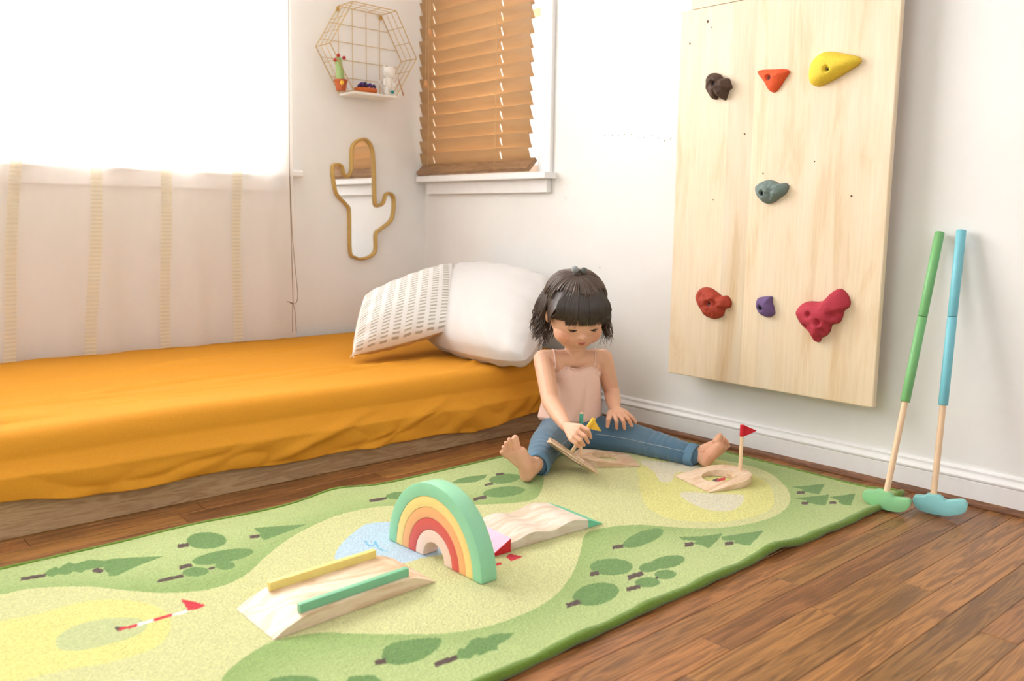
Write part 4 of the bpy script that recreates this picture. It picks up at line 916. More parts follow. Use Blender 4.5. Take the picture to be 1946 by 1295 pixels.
# ------------------------------------------------------------------ hole plates with pegs
def plate(label, O, ax, side, up, width, L, th, peg_h, flag=None, cap=None, hole_c=None, peg_c=None, hole_r=0.040, peg_dir=None):
    """O middle of the thin edge; ax towards the rounded end; side across; up normal"""
    O, ax, side, up = [np.array(q, float) for q in (O, ax, side, up)]
    root = empty('target_plate', O, label, 'toy'); hw = width / 2
    outer = []; N = 64
    def contour(t):   # t 0..1 : starts at mid thin edge, goes round
        per = [(0, 0), (0, hw)];
        return None
    pts = []
    straight = L - hw
    for k in range(9): pts.append((0, -hw + width * k / 8))
    for k in range(1, 7): pts.append((straight * k / 7, hw))
    for k in range(0, 25): a_ = math.pi / 2 - math.pi * k / 24; pts.append((straight + hw * math.cos(a_), hw * math.sin(a_)))
    for k in range(6, 0, -1): pts.append((straight * k / 7, -hw))
    n_ = len(pts); hc = hole_c if hole_c is not None else straight
    def h_at(a): return 0.0018 + (th - 0.0018) * min(1, a / (L - 0.02))
    bm = bmesh.new(); rings = [[], [], [], []]
    for (a, b_) in pts:
        ang = math.atan2(b_, a - hc); ha, hb_ = hc + hole_r * math.cos(ang), hole_r * math.sin(ang)
        rings[0].append(bm.verts.new(O + ax * a + side * b_)); rings[1].append(bm.verts.new(O + ax * a + side * b_ + up * h_at(a)))
        rings[2].append(bm.verts.new(O + ax * ha + side * hb_ + up * h_at(ha))); rings[3].append(bm.verts.new(O + ax * ha + side * hb_))
    for r in range(4):
        A_, B_ = rings[r], rings[(r + 1) % 4]
        for k in range(n_): bm.faces.new((A_[k], A_[(k + 1) % n_], B_[(k + 1) % n_], B_[k]))
    obj('plate', bm, m_pine, root, angle=30)
    pc = peg_c if peg_c is not None else L - 0.014; base = O + ax * pc + up * (h_at(pc) - 0.004); pd = up if peg_dir is None else np.array(peg_dir) / np.linalg.norm(peg_dir)
    tip = base + pd * peg_h
    bm = bmesh.new(); lathe(bm, base, [(0.0047, 0), (0.0047, peg_h - 0.001), (0.0040, peg_h)], pd, 16); pg = obj('peg', bm, m_dowel, root, angle=40)
    if cap:
        bm = bmesh.new(); lathe(bm, tip - pd * 0.034, [(0.0051, 0), (0.0051, 0.030), (0.0045, 0.0315)], pd, 16); o_ = obj('painted_tip', bm, mat('peg_paint_%d' % cap[0], cap, 0.5), root, angle=40); o_['label'] = 'teal painted tip'
    if flag:
        rgb, fdir, fl_len, fh, bend = flag; fdir = np.array(fdir, float); fdir /= np.linalg.norm(fdir); bm = bmesh.new()
        lathe(bm, tip - pd * fh, [(0.0056, 0), (0.0056, fh), (0.005, fh + 0.0004)], pd, 16)
        wn_ = np.cross(fdir, pd); n2 = 8; rows = []
        for sgn in (1, -1):
            rr = []
            for k in range(n2 + 1):
                t = k / n2; c0 = tip - pd * (fh * (0.5 + bend * t)) + fdir * (0.004 + fl_len * t) + wn_ * (0.003 * math.sin(t * 3.5) + sgn * 0.0006); hwid = fh * 0.5 * (1 - t) + 0.0004
                rr.append((bm.verts.new(c0 + pd * hwid), bm.verts.new(c0 - pd * hwid)))
            rows.append(rr)
        for r in rows:
            for a, b_ in zip(r, r[1:]): bm.faces.new((a[0], a[1], b_[1], b_[0]))
        for k in (0, 1):
            for j in range(n2): bm.faces.new((rows[0][j][k], rows[0][j + 1][k], rows[1][j + 1][k], rows[1][j][k]))
        bm.faces.new((rows[0][-1][0], rows[0][-1][1], rows[1][-1][1], rows[1][-1][0]))
        obj('flag', bm, mat('felt_flag_%d' % rgb[0], rgb, 0.85, 0.04, 200, 0.4), root, angle=60)
    return root
zp = 0.0072; up = np.array([0, 0, 1.0])
E0 = fl((1280, 905), zp); E1 = fl((1349, 937.5), zp); s_ = E1 - E0; w_ = np.linalg.norm(s_); s_ /= w_; ax1 = np.cross(up, s_)
plate('pale wooden hole plate with a red pennant on its peg', (E0 + E1) / 2, ax1, s_, up, w_ * 0.97, 0.162, 0.021, 0.118, flag=((206, 30, 46), CR, 0.032, 0.028, 0.0), hole_c=0.080, hole_r=0.040, peg_c=0.147)
E0 = fl((1218, 889), zp); E1 = fl((1192, 862), zp); s_ = E1 - E0; w_ = np.linalg.norm(s_); s_ /= w_; ax2 = np.cross(up, s_)
plate('pale wooden hole plate lying between the legs, its peg tipped in teal', (E0 + E1) / 2, ax2, s_, up, 0.124, 0.162, 0.021, 0.116, cap=(78, 172, 152), hole_c=0.078, hole_r=0.036, peg_c=0.146)
# tilted plate in the hand
pc0 = D(1128, 899, 2.205); pc1 = D(1041, 841, 2.205)
s3 = pc1 - pc0; w3_ = np.linalg.norm(s3); s3 /= w3_
vv = CAM - (pc0 + pc1) / 2; view = vv - s3 * np.dot(vv, s3); view /= np.linalg.norm(view)
n3 = np.cross(s3, view); n3 = n3 if np.dot(n3, CU) > 0 else -n3
tl_ = math.radians(-3); ax3 = -(view * math.cos(tl_) - n3 * math.sin(tl_)); up3 = np.cross(ax3, s3); up3 = up3 if np.dot(up3, CU) > 0 else -up3
O3 = (pc0 + pc1) / 2 - ax3 * 0.07
pegd = D(1131, 789, 2.17) - D(1088, 853, 2.205)
plate('tilted pale wooden hole plate held by its peg with a yellow pennant', O3, ax3, s3, up3, w3_, 0.16, 0.019, 0.112, flag=((246, 200, 70), CR * 0.6 - CU * 0.75, 0.030, 0.026, -0.3), hole_c=0.078, hole_r=0.036, peg_c=0.115, peg_dir=pegd)

# ------------------------------------------------------------------ toy putters leaning on the wall
def putter(label, hp, tip_px, seam_px, grip_px, rgb, xoff, group, tipx, zc):
    """hp: head outline pixels on a vertical plane facing the room"""
    base = hp['base']; top = on(tip_px, 0, tipx)
    b3 = on(hp['shaft_px'], 0, base); ax = top - b3; Ls = np.linalg.norm(ax); ax /= Ls
    root = empty('toy_putter', (b3[0], b3[1], 0), label, 'putter', group)
    fg = np.linalg.norm(on(grip_px, 0, base + (tipx - base) * 0.33) - b3)
    bm = bmesh.new(); lathe(bm, b3 - ax * 0.012, [(0.0068, 0), (0.0068, fg + 0.02)], ax, 20); obj('shaft', bm, m_dowel, root, angle=40)
    fs = np.linalg.norm(on(seam_px, 0, base + (tipx - base) * 0.68) - b3)
    m_ = mat('grip_paint_%d' % rgb[0], rgb, 0.45, 0.02, 60, 0.05)
    for s0, s1 in ((fg, fs - 0.0006), (fs + 0.0006, Ls)):
        bm = bmesh.new(); lathe(bm, b3 + ax * s0, [(0.0098, 0), (0.0105, 0.001), (0.0105, s1 - s0 - 0.001), (0.0098, s1 - s0)], ax, 24); obj('grip', bm, m_, root, angle=40)
    # head: crescent
    P = [on(p, 0, base - 0.012) for p in hp['out']]; P = [Vector(q) for q in smooth_pts(P, 64)]
    zmin = min(q.z for q in P)
    for q in P: q.z += zc - zmin
    bm = bmesh.new(); extrude_poly(bm, P, Vector((0.022, hp.get('dy', 0.006), 0))); bmesh.ops.recalc_face_normals(bm, faces=bm.faces); bevel_all(bm, 0.0015, 2, 40)
    obj('head', bm, mat('head_paint_%d' % hp['rgb'][0], hp['rgb'], 0.5, 0.02, 60, 0.05), root, angle=40)
Zp = lambda P: [(1620 + x / 8.108, 920 + y / 8.108) for x, y in P]
g = 'toy putters leaning on the wall'
putter('toy putter with a green grip and head, leaning beside the climbing board', dict(base=-0.205, shaft_px=(1684, 940), rgb=(142, 204, 146), out=Zp([(145, 220), (165, 160), (230, 150), (300, 158), (360, 142), (450, 155), (540, 178), (590, 215), (620, 255), (680, 270), (780, 280), (850, 290), (885, 340), (870, 400), (810, 455), (730, 478), (600, 465), (450, 430), (320, 380), (220, 330), (165, 280)])), (1786, 442), (1752, 603), (1722, 764), (120, 184, 116), 0, g, -0.020, 0.004)
putter('toy putter with a light blue grip and head, nearer the right edge', dict(base=-0.150, shaft_px=(1773, 952), rgb=(140, 204, 204), out=Zp([(920, 305), (960, 275), (1030, 275), (1090, 280), (1150, 250), (1250, 262), (1340, 285), (1390, 330), (1430, 355), (1520, 350), (1640, 345), (1710, 360), (1755, 420), (1750, 490), (1700, 540), (1600, 568), (1450, 578), (1280, 560), (1120, 520), (990, 465), (935, 390)])), (1827, 438), (1815, 603), (1797, 771), (122, 196, 210), 0, g, -0.020, 0.004)

# ------------------------------------------------------------------ seated toddler
SKIN = (232, 182, 152)
def P_(x, y, d): return Vector(D(x, y, d))
child = empty('person', D(1090, 850, 2.5) * np.array([1, 1, 0]), 'barefoot dark-haired toddler in pink camisole and jeans sitting on the rug, holding a toy flag', 'person')
bm = bmesh.new()
cap = lambda a, ra, b=None, rb=None, n=2: capsule(bm, a, ra, b, rb, n)
# torso
pel = P_(1086, 812, 2.52); che = P_(1091, 718, 2.50)
cr = Vector(CR); cuv = Vector(CU); cbv = Vector(CB)
for s in (-1, 1):
    cap(pel + cr * s * .034, .050, P_(1090, 765, 2.515) + cr * s * .026, .050, 3)
    cap(P_(1090, 765, 2.515) + cr * s * .026, .049, che + cr * s * .027, .043, 3)
shR = P_(1033, 684, 2.465); shL = P_(1146, 682, 2.505)
cap(shR + cr * .012, .028, shL - cr * .010, .028, 3)
cap(che + cr * -.026, .042, shR + cr * .026 - Vector((0, 0, .004)), .028, 3); cap(che + cr * .026, .042, shL - cr * .024 - Vector((0, 0, .004)), .028, 3)
cap(P_(1092, 683, 2.49), .031, P_(1094, 650, 2.47), .029, 3)
# arms
elR = P_(1046, 764, 2.355); wrR = P_(1075, 809, 2.225)
cap(shR, .0285, elR, .0235, 3); cap(elR, .0235, elR.lerp(wrR, .45), .0230, 3); cap(elR.lerp(wrR, .45), .0230, wrR, .0150, 3)
elL = P_(1163, 746, 2.545); wrL = P_(1168, 777, 2.445)
cap(shL, .0275, elL, .0225, 3); cap(elL, .0230, elL.lerp(wrL, .5), .0220, 3); cap(elL.lerp(wrL, .5), .0220, wrL, .0150, 3)
torso_bm = bm
# hands ---------------------------------------------------------------
def hand(bm, wrist, mcps, pips, tips, rw, thumb, rf=0.0052, push=0.0):
    for m_, p_, t_ in zip(mcps, pips, tips):
        capsule(bm, wrist, rw * .86, m_, rf * 1.35, 2)
        capsule(bm, m_, rf * 1.18, p_, rf * 1.08, 2); mid = p_.lerp(t_, .5)
        capsule(bm, p_, rf * 1.08, mid, rf, 2); capsule(bm, mid, rf, t_, rf * .82, 2)
    a, b_, c = thumb
    capsule(bm, a, rf * 1.7, b_, rf * 1.25, 2); capsule(bm, b_, rf * 1.2, c, rf * .95, 2)
bm = bmesh.new()
dR = 2.150
hand(bm, P_(1077, 811, 2.205), [P_(1104, 811, dR + .012), P_(1098.5, 820, dR + .004), P_(1092, 829, dR), P_(1086, 836, dR + .002)],
     [P_(1117.5, 817.5, dR), P_(1111, 829, dR - .010), P_(1103, 837, dR - .012), P_(1094.5, 843, dR - .006)],
     [P_(1122.5, 832.5, dR + .020), P_(1118, 841.5, dR + .012), P_(1110, 846.5, dR + .010), P_(1101.5, 850, dR + .010)], .0135,
     (P_(1090, 810, 2.205), P_(1109, 818, 2.212), P_(1119, 828, 2.205)))
dL = 2.40
hand(bm, P_(1169, 778, 2.44), [P_(1167, 787, dL + .010), P_(1176, 787.5, dL + .008), P_(1184, 786.5, dL + .010), P_(1190, 785, dL + .016)],
     [P_(1171.5, 800, dL - .010), P_(1184.5, 800.5, dL - .008), P_(1194.5, 797.5, dL - .002), P_(1201, 794, dL + .012)],
     [P_(1172, 814.5, dL + .004), P_(1187, 815, dL + .004), P_(1200.5, 809.5, dL + .006), P_(1208, 803, dL + .018)], .0145,
     (P_(1160, 785, 2.42), P_(1156, 798, dL - .004), P_(1154.5, 811, dL + .004)), rf=0.0055)
me2 = bpy.data.meshes.new('t'); bm.to_mesh(me2); bm.free(); torso_bm.from_mesh(me2)
# feet ----------------------------------------------------------------
bm = bmesh.new()
# right foot (sole towards the viewer)
dF = 2.120
heel = P_(1001, 903, 2.155); ank = P_(1014, 886, 2.200)
cap(heel, .0175, ank, .021); cap(ank, .021, P_(1030, 868, 2.26), .024)
cap(heel, .0180, P_(998, 885, 2.148), .0185); cap(P_(998, 885, 2.148), .0185, P_(983, 858, dF + .018), .0155); cap(P_(993, 882, 2.150), .0170, P_(968, 864, dF + .024), .0125)
cap(P_(983, 858, dF + .018), .0155, P_(968, 864, dF + .024), .0125); cap(ank, .019, P_(984, 862, dF + .032), .012); cap(P_(990, 860, dF + .020), .0150, P_(1004, 888, 2.155), .0165)
cap(P_(981, 852, dF + .014), .0120, P_(980, 838, dF + .010), .0090); cap(P_(980, 838, dF + .010), .0090, P_(979, 833, dF + .008), .0085)
for (x, y, tx, ty, r) in ((973, 853, 968, 836, .0056), (968, 857, 961.5, 842.5, .0053), (964, 862, 956.5, 850.5, .0050), (961, 868, 953, 859.5, .0052)):
    cap(P_(x, y, dF + .016), r * 1.05, P_(tx, ty, dF + .006), r)
# left foot (side view)
dG = 2.300
heel = P_(1341, 877, dG + .012); ank = P_(1326, 862, dG + .035)
cap(heel, .0165, ank, .0195); cap(ank, .0205, P_(1300, 858, 2.35), .024)
cap(heel, .0165, P_(1351, 864, dG), .0165); cap(P_(1351, 864, dG), .0170, P_(1365, 848, dG - .008), .0145); cap(ank, .0180, P_(1358, 845, dG + .006), .0125)
cap(P_(1365, 848, dG - .008), .0145, P_(1374, 853, dG + .014), .0105); cap(P_(1352, 866, dG), .015, P_(1374, 853, dG + .014), .0105)
cap(P_(1362, 840, dG - .006), .0115, P_(1368, 829, dG - .006), .0085)
for (x, y, tx, ty, dd, r) in ((1370, 843, 1376, 834.5, .000, .0060), (1373, 845, 1380.5, 839, .008, .0056), (1375, 848, 1383, 843.5, .016, .0054), (1376, 851, 1384, 848.5, .024, .0054)):
    cap(P_(x, y, dG + dd), r * 1.1, P_(tx, ty, dG + dd - .002), r)
me3 = bpy.data.meshes.new('t'); bm.to_mesh(me3); bm.free(); torso_bm.from_mesh(me3)
# head ----------------------------------------------------------------
HC = P_(1095, 592, 2.40); HS = 1.19
yaw, pit = math.radians(14), math.radians(30)
Fh = (cr * math.sin(yaw) * math.cos(pit) + cbv * math.cos(yaw) * math.cos(pit) - cuv * math.sin(pit)).normalized()
Rh = (cr * math.cos(yaw) - cbv * math.sin(yaw)); Rh = (Rh + cuv * 0.05).normalized(); Rh = (Rh - Fh * Rh.dot(Fh)).normalized(); Uh = Fh.cross(Rh).normalized()
if Uh.dot(cuv) < 0: Uh = -Uh
Mh = Matrix((Rh, Uh, Fh)).transposed()
def H(x, y, z): return HC + Mh @ Vector((x, y, z)) * HS
bm = torso_bm
def ell3(c, r, n=4):
    ball(bm, (0, 0, 0), 1.0, n); bm.verts.ensure_lookup_table()
    return None
def ellip(c, rx, ry, rz, n=4):
    res = bmesh.ops.create_icosphere(bm, subdivisions=n, radius=1.0)
    for v in res['verts']: v.co = H(c[0] + v.co.x * rx, c[1] + v.co.y * ry, c[2] + v.co.z * rz)
ellip((0, .016, -.012), .0655, .068, .078)
ellip((0, -.012, .018), .0575, .056, .050); ellip((0, -.014, .010), .0605, .052, .052)
ellip((0, -.036, .020), .0530, .040, .046)
for s in (-1, 1):
    ellip((s * .0255, -.0355, .0275), .0310, .0300, .0320, 3)
    ellip((s * .0235, -.0060, .0560), .0155, .0105, .0095, 3)
    ellip((s * .0635, -.012, -.006), .0065, .0165, .0105, 3); cap(H(s * .0660, -.004, -.010), .0045, H(s * .0685, -.012, -.016), .0045)
ellip((0, -.070, .030), .021, .015, .0195, 3); ellip((0, -.052, .016), .044, .033, .040, 3)
ellip((0, .014, .044), .048, .030, .027, 3)
ellip((0, -.018, .060), .0065, .016, .0075, 3)
ellip((0, -.0285, .0700), .0085, .0072, .0080, 3)
for s in (-1, 1): ellip((s * .0075, -.0305, .0660), .0052, .0048, .0058, 3)
ellip((0, -.0455, .0560), .016, .011, .012, 3)
for s in (-1, 1): cap(H(s * .0015, -.0435, .0672), .0030, H(s * .0105, -.0460, .0630), .0022)
cap(H(-.006, -.0490, .0650), .0032, H(.006, -.0490, .0650), .0032)
body = remesh(torso_bm, 0.00145, 3, 0.5)
co = get_co(body); co[:, 2] = np.maximum(co[:, 2], 0.0070); set_co(body, co); base_c = np.array(lin(SKIN)); cols = np.tile(base_c, (len(co), 1)); R3 = np.array([Rh, Uh, Fh]); hl = (co - np.array(HC)) @ R3.T / HS
def tint(c, r, col, amt=1.0, aniso=(1, 1, 1), p=2):
    d = np.sqrt((((hl - np.array(c)) / np.array(aniso)) ** 2).sum(1)) / r; w = np.exp(-d ** p) * amt
    cols[:] = cols * (1 - w[:, None]) + np.array(lin(col)) * w[:, None]
for s in (-1, 1):
    tint((s * .034, -.036, .052), .018, (226, 138, 112), .55)
    tint((s * .0225, -.0050, .064), .0075, (206, 148, 120), .35, (1.6, .6, 1))
tint((0, -.0450, .068), .0060, (196, 92, 84), .85, (1.9, .55, 2), 4); tint((0, -.0495, .068), .0055, (206, 104, 94), .85, (1.6, .6, 2), 4)
tint((0, -.0470, .070), .0028, (120, 50, 46), .7, (3.6, .30, 3), 4)
for s in (-1, 1): tint((s * .0042, -.0345, .0715), .0022, (110, 56, 44), .75)
tint((0, -.029, .077), .006, (232, 156, 130), .3)
# hands and feet a little pinker
for c in ((1108, 838, 2.16), (1172, 812, 2.4), (1200, 808, 2.4), (968, 850, 2.13), (998, 890, 2.15), (1376, 842, 2.3), (1350, 868, 2.3)):
    d = np.linalg.norm(co - np.array(P_(*c)), axis=1); w = np.exp(-(d / .028) ** 2) * .35; cols[:] = cols * (1 - w[:, None]) + np.array(lin((222, 142, 112))) * w[:, None]
m_skin = vcol_mat('toddler_skin', 0.5, 60, 0.05, 0.0003, 0.025, 0.0, sss=0.12, spec=0.35)
set_col(body, cols); link('body', body, m_skin, child, True)
# lashes and brows
m_lash = mat('dark_lash', (34, 22, 18), 0.6)
def face_strand(pts, r, name='eyelash'):
    bm = bmesh.new(); tube(bm, smooth_pts([H(*p) for p in pts], 14, False), [r * math.sin(math.pi * (0.12 + 0.8 * k / 13)) for k in range(14)], 6); obj(name, bm, m_lash, child, True)
for s in (-1, 1):
    face_strand([(s * .0105, -.0105, .0615), (s * .0165, -.0130, .0655), (s * .0240, -.0135, .0650), (s * .0320, -.0110, .0600), (s * .0375, -.0085, .0545)], .0017)
    face_strand([(s * .0180, -.0135, .0655), (s * .0260, -.0155, .0665), (s * .0350, -.0125, .0600)], .0013)
    face_strand([(s * .0100, .0090, .0655), (s * .0200, .0115, .0650), (s * .0330, .0080, .0585)], .0011, 'eyebrow')
# jeans ---------------------------------------------------------------
bm = bmesh.new()
hR = P_(1060, 822, 2.500); hL = P_(1122, 822, 2.510); kR = P_(1038, 845, 2.36); aR = P_(1022, 881, 2.232); kL = P_(1208, 836, 2.455); aL = P_(1312, 865, 2.338)
cap(P_(1068, 800, 2.525), .052, P_(1110, 798, 2.53), .052, 3)
cap(hR, .055, hL, .055, 3); cap(hR, .0545, kR, .044, 3); cap(kR, .044, kR.lerp(aR, .5), .0375, 3); cap(kR.lerp(aR, .5), .0375, aR, .0300, 3)
cap(hL, .0545, kL, .043, 3); cap(kL, .043, kL.lerp(aL, .5), .0370, 3); cap(kL.lerp(aL, .5), .0370, aL, .0295, 3)
cap(P_(1085, 800, 2.52), .05, P_(1100, 800, 2.52), .05, 3)
jm = remesh(bm, 0.0022, 5, 0.5); jc = get_co(jm); jn = normals(jm)
def wrinkle(c, axis_dir, L, w, h, freq):
    """ridges across the leg around c"""
    c = np.array(c); ax = np.array(axis_dir) / np.linalg.norm(axis_dir); d = jc - c; s = d @ ax; r = np.linalg.norm(d - np.outer(s, ax), axis=1)
    g = np.exp(-(s / L) ** 2) * np.exp(-(r / w) ** 2); ang_ = s * freq * .7 + np.array([6 * noise.noise(Vector((p_[0] * 14, p_[1] * 14, p_[2] * 14))) for p_ in jc]); return (h * .9 * np.sin(ang_) * g)[:, None] * jn
jc2 = jc + wrinkle(kL.lerp(aL, .35), aL - kL, .045, .05, .0022, 330) + wrinkle(kL.lerp(aL, .75), aL - kL, .03, .05, .0022, 420) + wrinkle(kL.lerp(hL, .5), kL - hL, .05, .06, .0018, 180) + wrinkle(kR.lerp(aR, .5), aR - kR, .05, .05, .0024, 300) + wrinkle(hR, hL - hR, .08, .07, .0018, 160) + wrinkle(hL, hL - hR, .04, .05, .002, 260)
jc2[:, 2] = np.maximum(jc2[:, 2], 0.0075)
set_co(jm, jc2)
# lighter highlights painted into the denim on thighs, knees and shins
jcol = np.tile(np.array(lin((82, 114, 138))), (len(jc), 1))
for c, r, a_ in ((kR.lerp(hR, .3) + cbv * .03, .05, .5), (kL + cbv * .03, .05, .35), (kR.lerp(aR, .5), .05, .4), (kL.lerp(aL, .5), .05, .3)):
    w = np.exp(-(np.linalg.norm(jc - np.array(c), axis=1) / r) ** 2)[:, None] * a_; jcol = jcol * (1 - w) + np.array(lin((132, 160, 182))) * w
set_col(jm, jcol); m_denim = vcol_mat('jeans_denim', 0.9, 700, 0.5, 0.0006, 0.10, 0.3); link('jeans', jm, m_denim, child, True)
def cuff(a, k, r0, r1, L, off):
    ax = (a - k).normalized(); bm = bmesh.new(); prof = [(r0 - .004, 0.001), (r0, 0.0), (r0 + .0022, .003), (r0 + .0018, L * .5), (r1 + .002, L - .002), (r1 + .0005, L), (r1 - .003, L - .0005), (r1 - .004, L * .5)]
    c0 = a + ax * off; u, w = frame_of(ax); rings = []
    for r, h in prof: rings.append([bm.verts.new(c0 + ax * h + (u * math.cos(t) + w * math.sin(t)) * (r + .0010 * math.sin(3 * t + h * 300) + .0007 * math.sin(7 * t))) for t in [2 * math.pi * q / 40 for q in range(40)]])
    for i in range(len(rings)):
        A_, B_ = rings[i], rings[(i + 1) % len(rings)]
        for q in range(40): bm.faces.new((A_[q], A_[(q + 1) % 40], B_[(q + 1) % 40], B_[q]))
    for v in bm.verts: v.co.z = max(v.co.z, .0075)
    o = obj('jeans_cuff', bm, mat('denim_cuff', (100, 136, 164), 0.9, 0.08, 500, 0.4, 0.0006), child, True); o['label'] = 'paler rolled denim cuff'
cuff(aR, kR.lerp(aR, .3), .0320, .0300, .024, -.002)
cuff(aL, kL.lerp(aL, .3), .0305, .0285, .024, -.004)
m_stitch = mat('pale_stitching', (176, 190, 196), 0.9)
def seam(pts, name='seam'):
    # project the line onto the denim surface
    from mathutils.bvhtree import BVHTree
    out = []
    for q in pts:
        lo, no, ix, di = jbvh.find_nearest(q)
        out.append(lo + no * 0.0004)
    bm = bmesh.new(); tube(bm, out, 0.0008, 5); obj(name, bm, m_stitch, child, True)
from mathutils.bvhtree import BVHTree
jbvh = BVHTree.FromPolygons([Vector(v) for v in jc2], [tuple(p.vertices) for p in jm.polygons])
seam([P_(x, y, d) for x, y, d in zip(np.linspace(1130, 1300, 40), np.interp(np.linspace(1130, 1300, 40), [1130, 1160, 1220, 1290, 1300], [826, 829, 841, 854, 856]), np.interp(np.linspace(1130, 1300, 40), [1130, 1210, 1300], [2.44, 2.40, 2.30]))])
seam([P_(x, y, d) for x, y, d in zip(np.linspace(1078, 1040, 20), np.linspace(836, 862, 20), np.linspace(2.40, 2.26, 20))])
# camisole --------------------------------------------------------------
m_cami = mat('blush_cotton', (244, 206, 190), 0.9, 0.02, 300, 0.3, 0.0005, sheen=0.25, spec=0.2)
secs = [(794, 2.515, .0740, .0640), (788, 2.515, .0790, .0700), (776, 2.515, .0800, .0700), (758, 2.513, .0770, .0660), (740, 2.510, .0740, .0620), (722, 2.505, .0715, .0580), (708, 2.500, .0685, .0535), (698, 2.497, .0665, .0460), (694, 2.496, .0660, .0440)]
ctrx = [1076, 1076, 1078, 1081, 1084, 1087, 1090, 1091, 1091]
NT = 160; V = []; 
fw = Vector((CB[0], CB[1], 0)).normalized(); rt = Vector((CR[0], CR[1], 0)).normalized()
fine_secs = 48
sa = np.array(secs); tt = np.linspace(0, len(secs) - 1, fine_secs)
def ip(col): return np.interp(tt, np.arange(len(secs)), col)
pyv, pdv, rav, rbv, pxv = ip(sa[:, 0]), ip(sa[:, 1]), ip(sa[:, 2]), ip(sa[:, 3]), ip(np.array(ctrx))
for i in range(fine_secs):
    c = P_(pxv[i], pyv[i], pdv[i]); f = i / (fine_secs - 1)
    for q in range(NT):
        t = 2 * math.pi * q / NT; x = math.cos(t); y = math.sin(t)
        side = abs(x) ** 6; back = max(0, -y)
        g = .0016 * math.sin(t * 26 + 2 * math.sin(t * 3)) * max(0, (f - .55) / .45) ** 1.5 + .0024 * math.sin(t * 9 + f * 5) * (1 - f) ** 1.2 + .0030 * noise.noise(Vector((x * 3, y * 3, f * 5)))
        drop = -side * .016 * max(0, (f - .6) / .4) + (0.006 * math.sin(t * 2 + 2.6) * (1 - f)) - (.010 * (1 - f) * (x < 0) * abs(x)) + .007 * (1 - f) * max(0, x)
        p = c + rt * x * (rav[i] + g) + fw * y * (rbv[i] + g) + Vector((0, 0, drop + .0008 * math.sin(t * 26) * f ** 4)); V.append(p)
segs_t = []
for s_ in (-1, 1):
    segs_t += [(pel + cr * s_ * .034, .050, P_(1090, 765, 2.515) + cr * s_ * .026, .050), (P_(1090, 765, 2.515) + cr * s_ * .026, .049, che + cr * s_ * .027, .043)]
segs_t += [(che + cr * -.026, .042, shR + cr * .026 - Vector((0, 0, .004)), .028), (che + cr * .026, .042, shL - cr * .024 - Vector((0, 0, .004)), .028)]
for _ in range(3):
    for vi_, q in enumerate(V):
        worst = None
        for a_, ra_, b_, rb_ in segs_t:
            ab = b_ - a_; t = max(0, min(1, (q - a_).dot(ab) / ab.length_squared)); c_ = a_ + ab * t; d_ = q - c_; need = ra_ + (rb_ - ra_) * t + .0035 - d_.length
            if need > 0 and (worst is None or need > worst[0]): worst = (need, d_.normalized())
        if worst: V[vi_] = q + worst[1] * worst[0]
for vi_, q in enumerate(V):
    f = (vi_ // NT) / (fine_secs - 1)
    if f < .80: continue
    best = None
    for a_, ra_, b_, rb_ in segs_t:
        ab = b_ - a_; t = max(0, min(1, (q - a_).dot(ab) / ab.length_squared)); d_ = q - (a_ + ab * t); sd = d_.length - ra_ - (rb_ - ra_) * t
        if best is None or sd < best[0]: best = (sd, d_.normalized())
    V[vi_] = q - best[1] * max(0, best[0] - .0042) * min(1, (f - .80) / .15)
F = [(i * NT + q, i * NT + (q + 1) % NT, (i + 1) * NT + (q + 1) % NT, (i + 1) * NT + q) for i in range(fine_secs - 1) for q in range(NT)]
cm_ = npmesh('camisole', V, F); o = link('camisole', cm_, m_cami, child, True)
md = o.modifiers.new('s', 'SOLIDIFY'); md.thickness = 0.0022; md.offset = 1
rim = [V[(fine_secs - 1) * NT + q] + Vector((0, 0, .0005)) for q in range(NT)] ; rim.append(rim[0])
bm = bmesh.new(); tube(bm, rim, [.0020 + .0007 * math.sin(k * 1.3) for k in range(len(rim))], 6); obj('ruffle_trim', bm, m_cami, child, True)
bbvh = BVHTree.FromPolygons([Vector(v) for v in get_co(body)], [tuple(p.vertices) for p in body.polygons])
for pts in ([(1060, 701, 2.43), (1056, 688, 2.435), (1053, 675, 2.45), (1050, 668, 2.475), (1052, 672, 2.52)], [(1136, 697, 2.45), (1136, 686, 2.455), (1134, 674, 2.46), (1131, 668, 2.49), (1130, 672, 2.53)]):
    sp_ = smooth_pts([P_(*p) for p in pts], 24, False); out = []
    for q in sp_:
        lo, no, ix, di = bbvh.find_nearest(Vector(q)); out.append(lo + no * .0014)
    bm = bmesh.new(); tube(bm, out, .0021, 6); obj('shoulder_strap', bm, m_cami, child, True)
# hair ------------------------------------------------------------------
m_hair, nt, b = new_mat('dark_brown_hair'); n, mp = noise_node(nt, 14, 3, 'Object'); r = ramp_node(nt, n.outputs['Fac'], [(0.3, lin((44, 34, 30))), (0.75, lin((92, 76, 66)))])
nt.links.new(r.outputs[0], b.inputs['Base Color']); b.inputs['Roughness'].default_value = 0.38; b.inputs['Specular IOR Level'].default_value = 0.6; b.inputs['Anisotropic'].default_value = 0.4
bm = bmesh.new()
def hell(c, rx, ry, rz, n=4):
    res = bmesh.ops.create_icosphere(bm, subdivisions=n, radius=1.0)
    for v in res['verts']: v.co = H(c[0] + v.co.x * rx, c[1] + v.co.y * ry, c[2] + v.co.z * rz)
hell((0, .021, -.018), .0700, .0700, .0800)
hell((0, .030, .018), .0560, .046, .046)
hm = remesh(bm, 0.003, 3); hc = get_co(hm); h_l = (hc - np.array(HC)) @ R3.T
bmh = bmesh.new(); bmh.from_mesh(hm)
dele = []
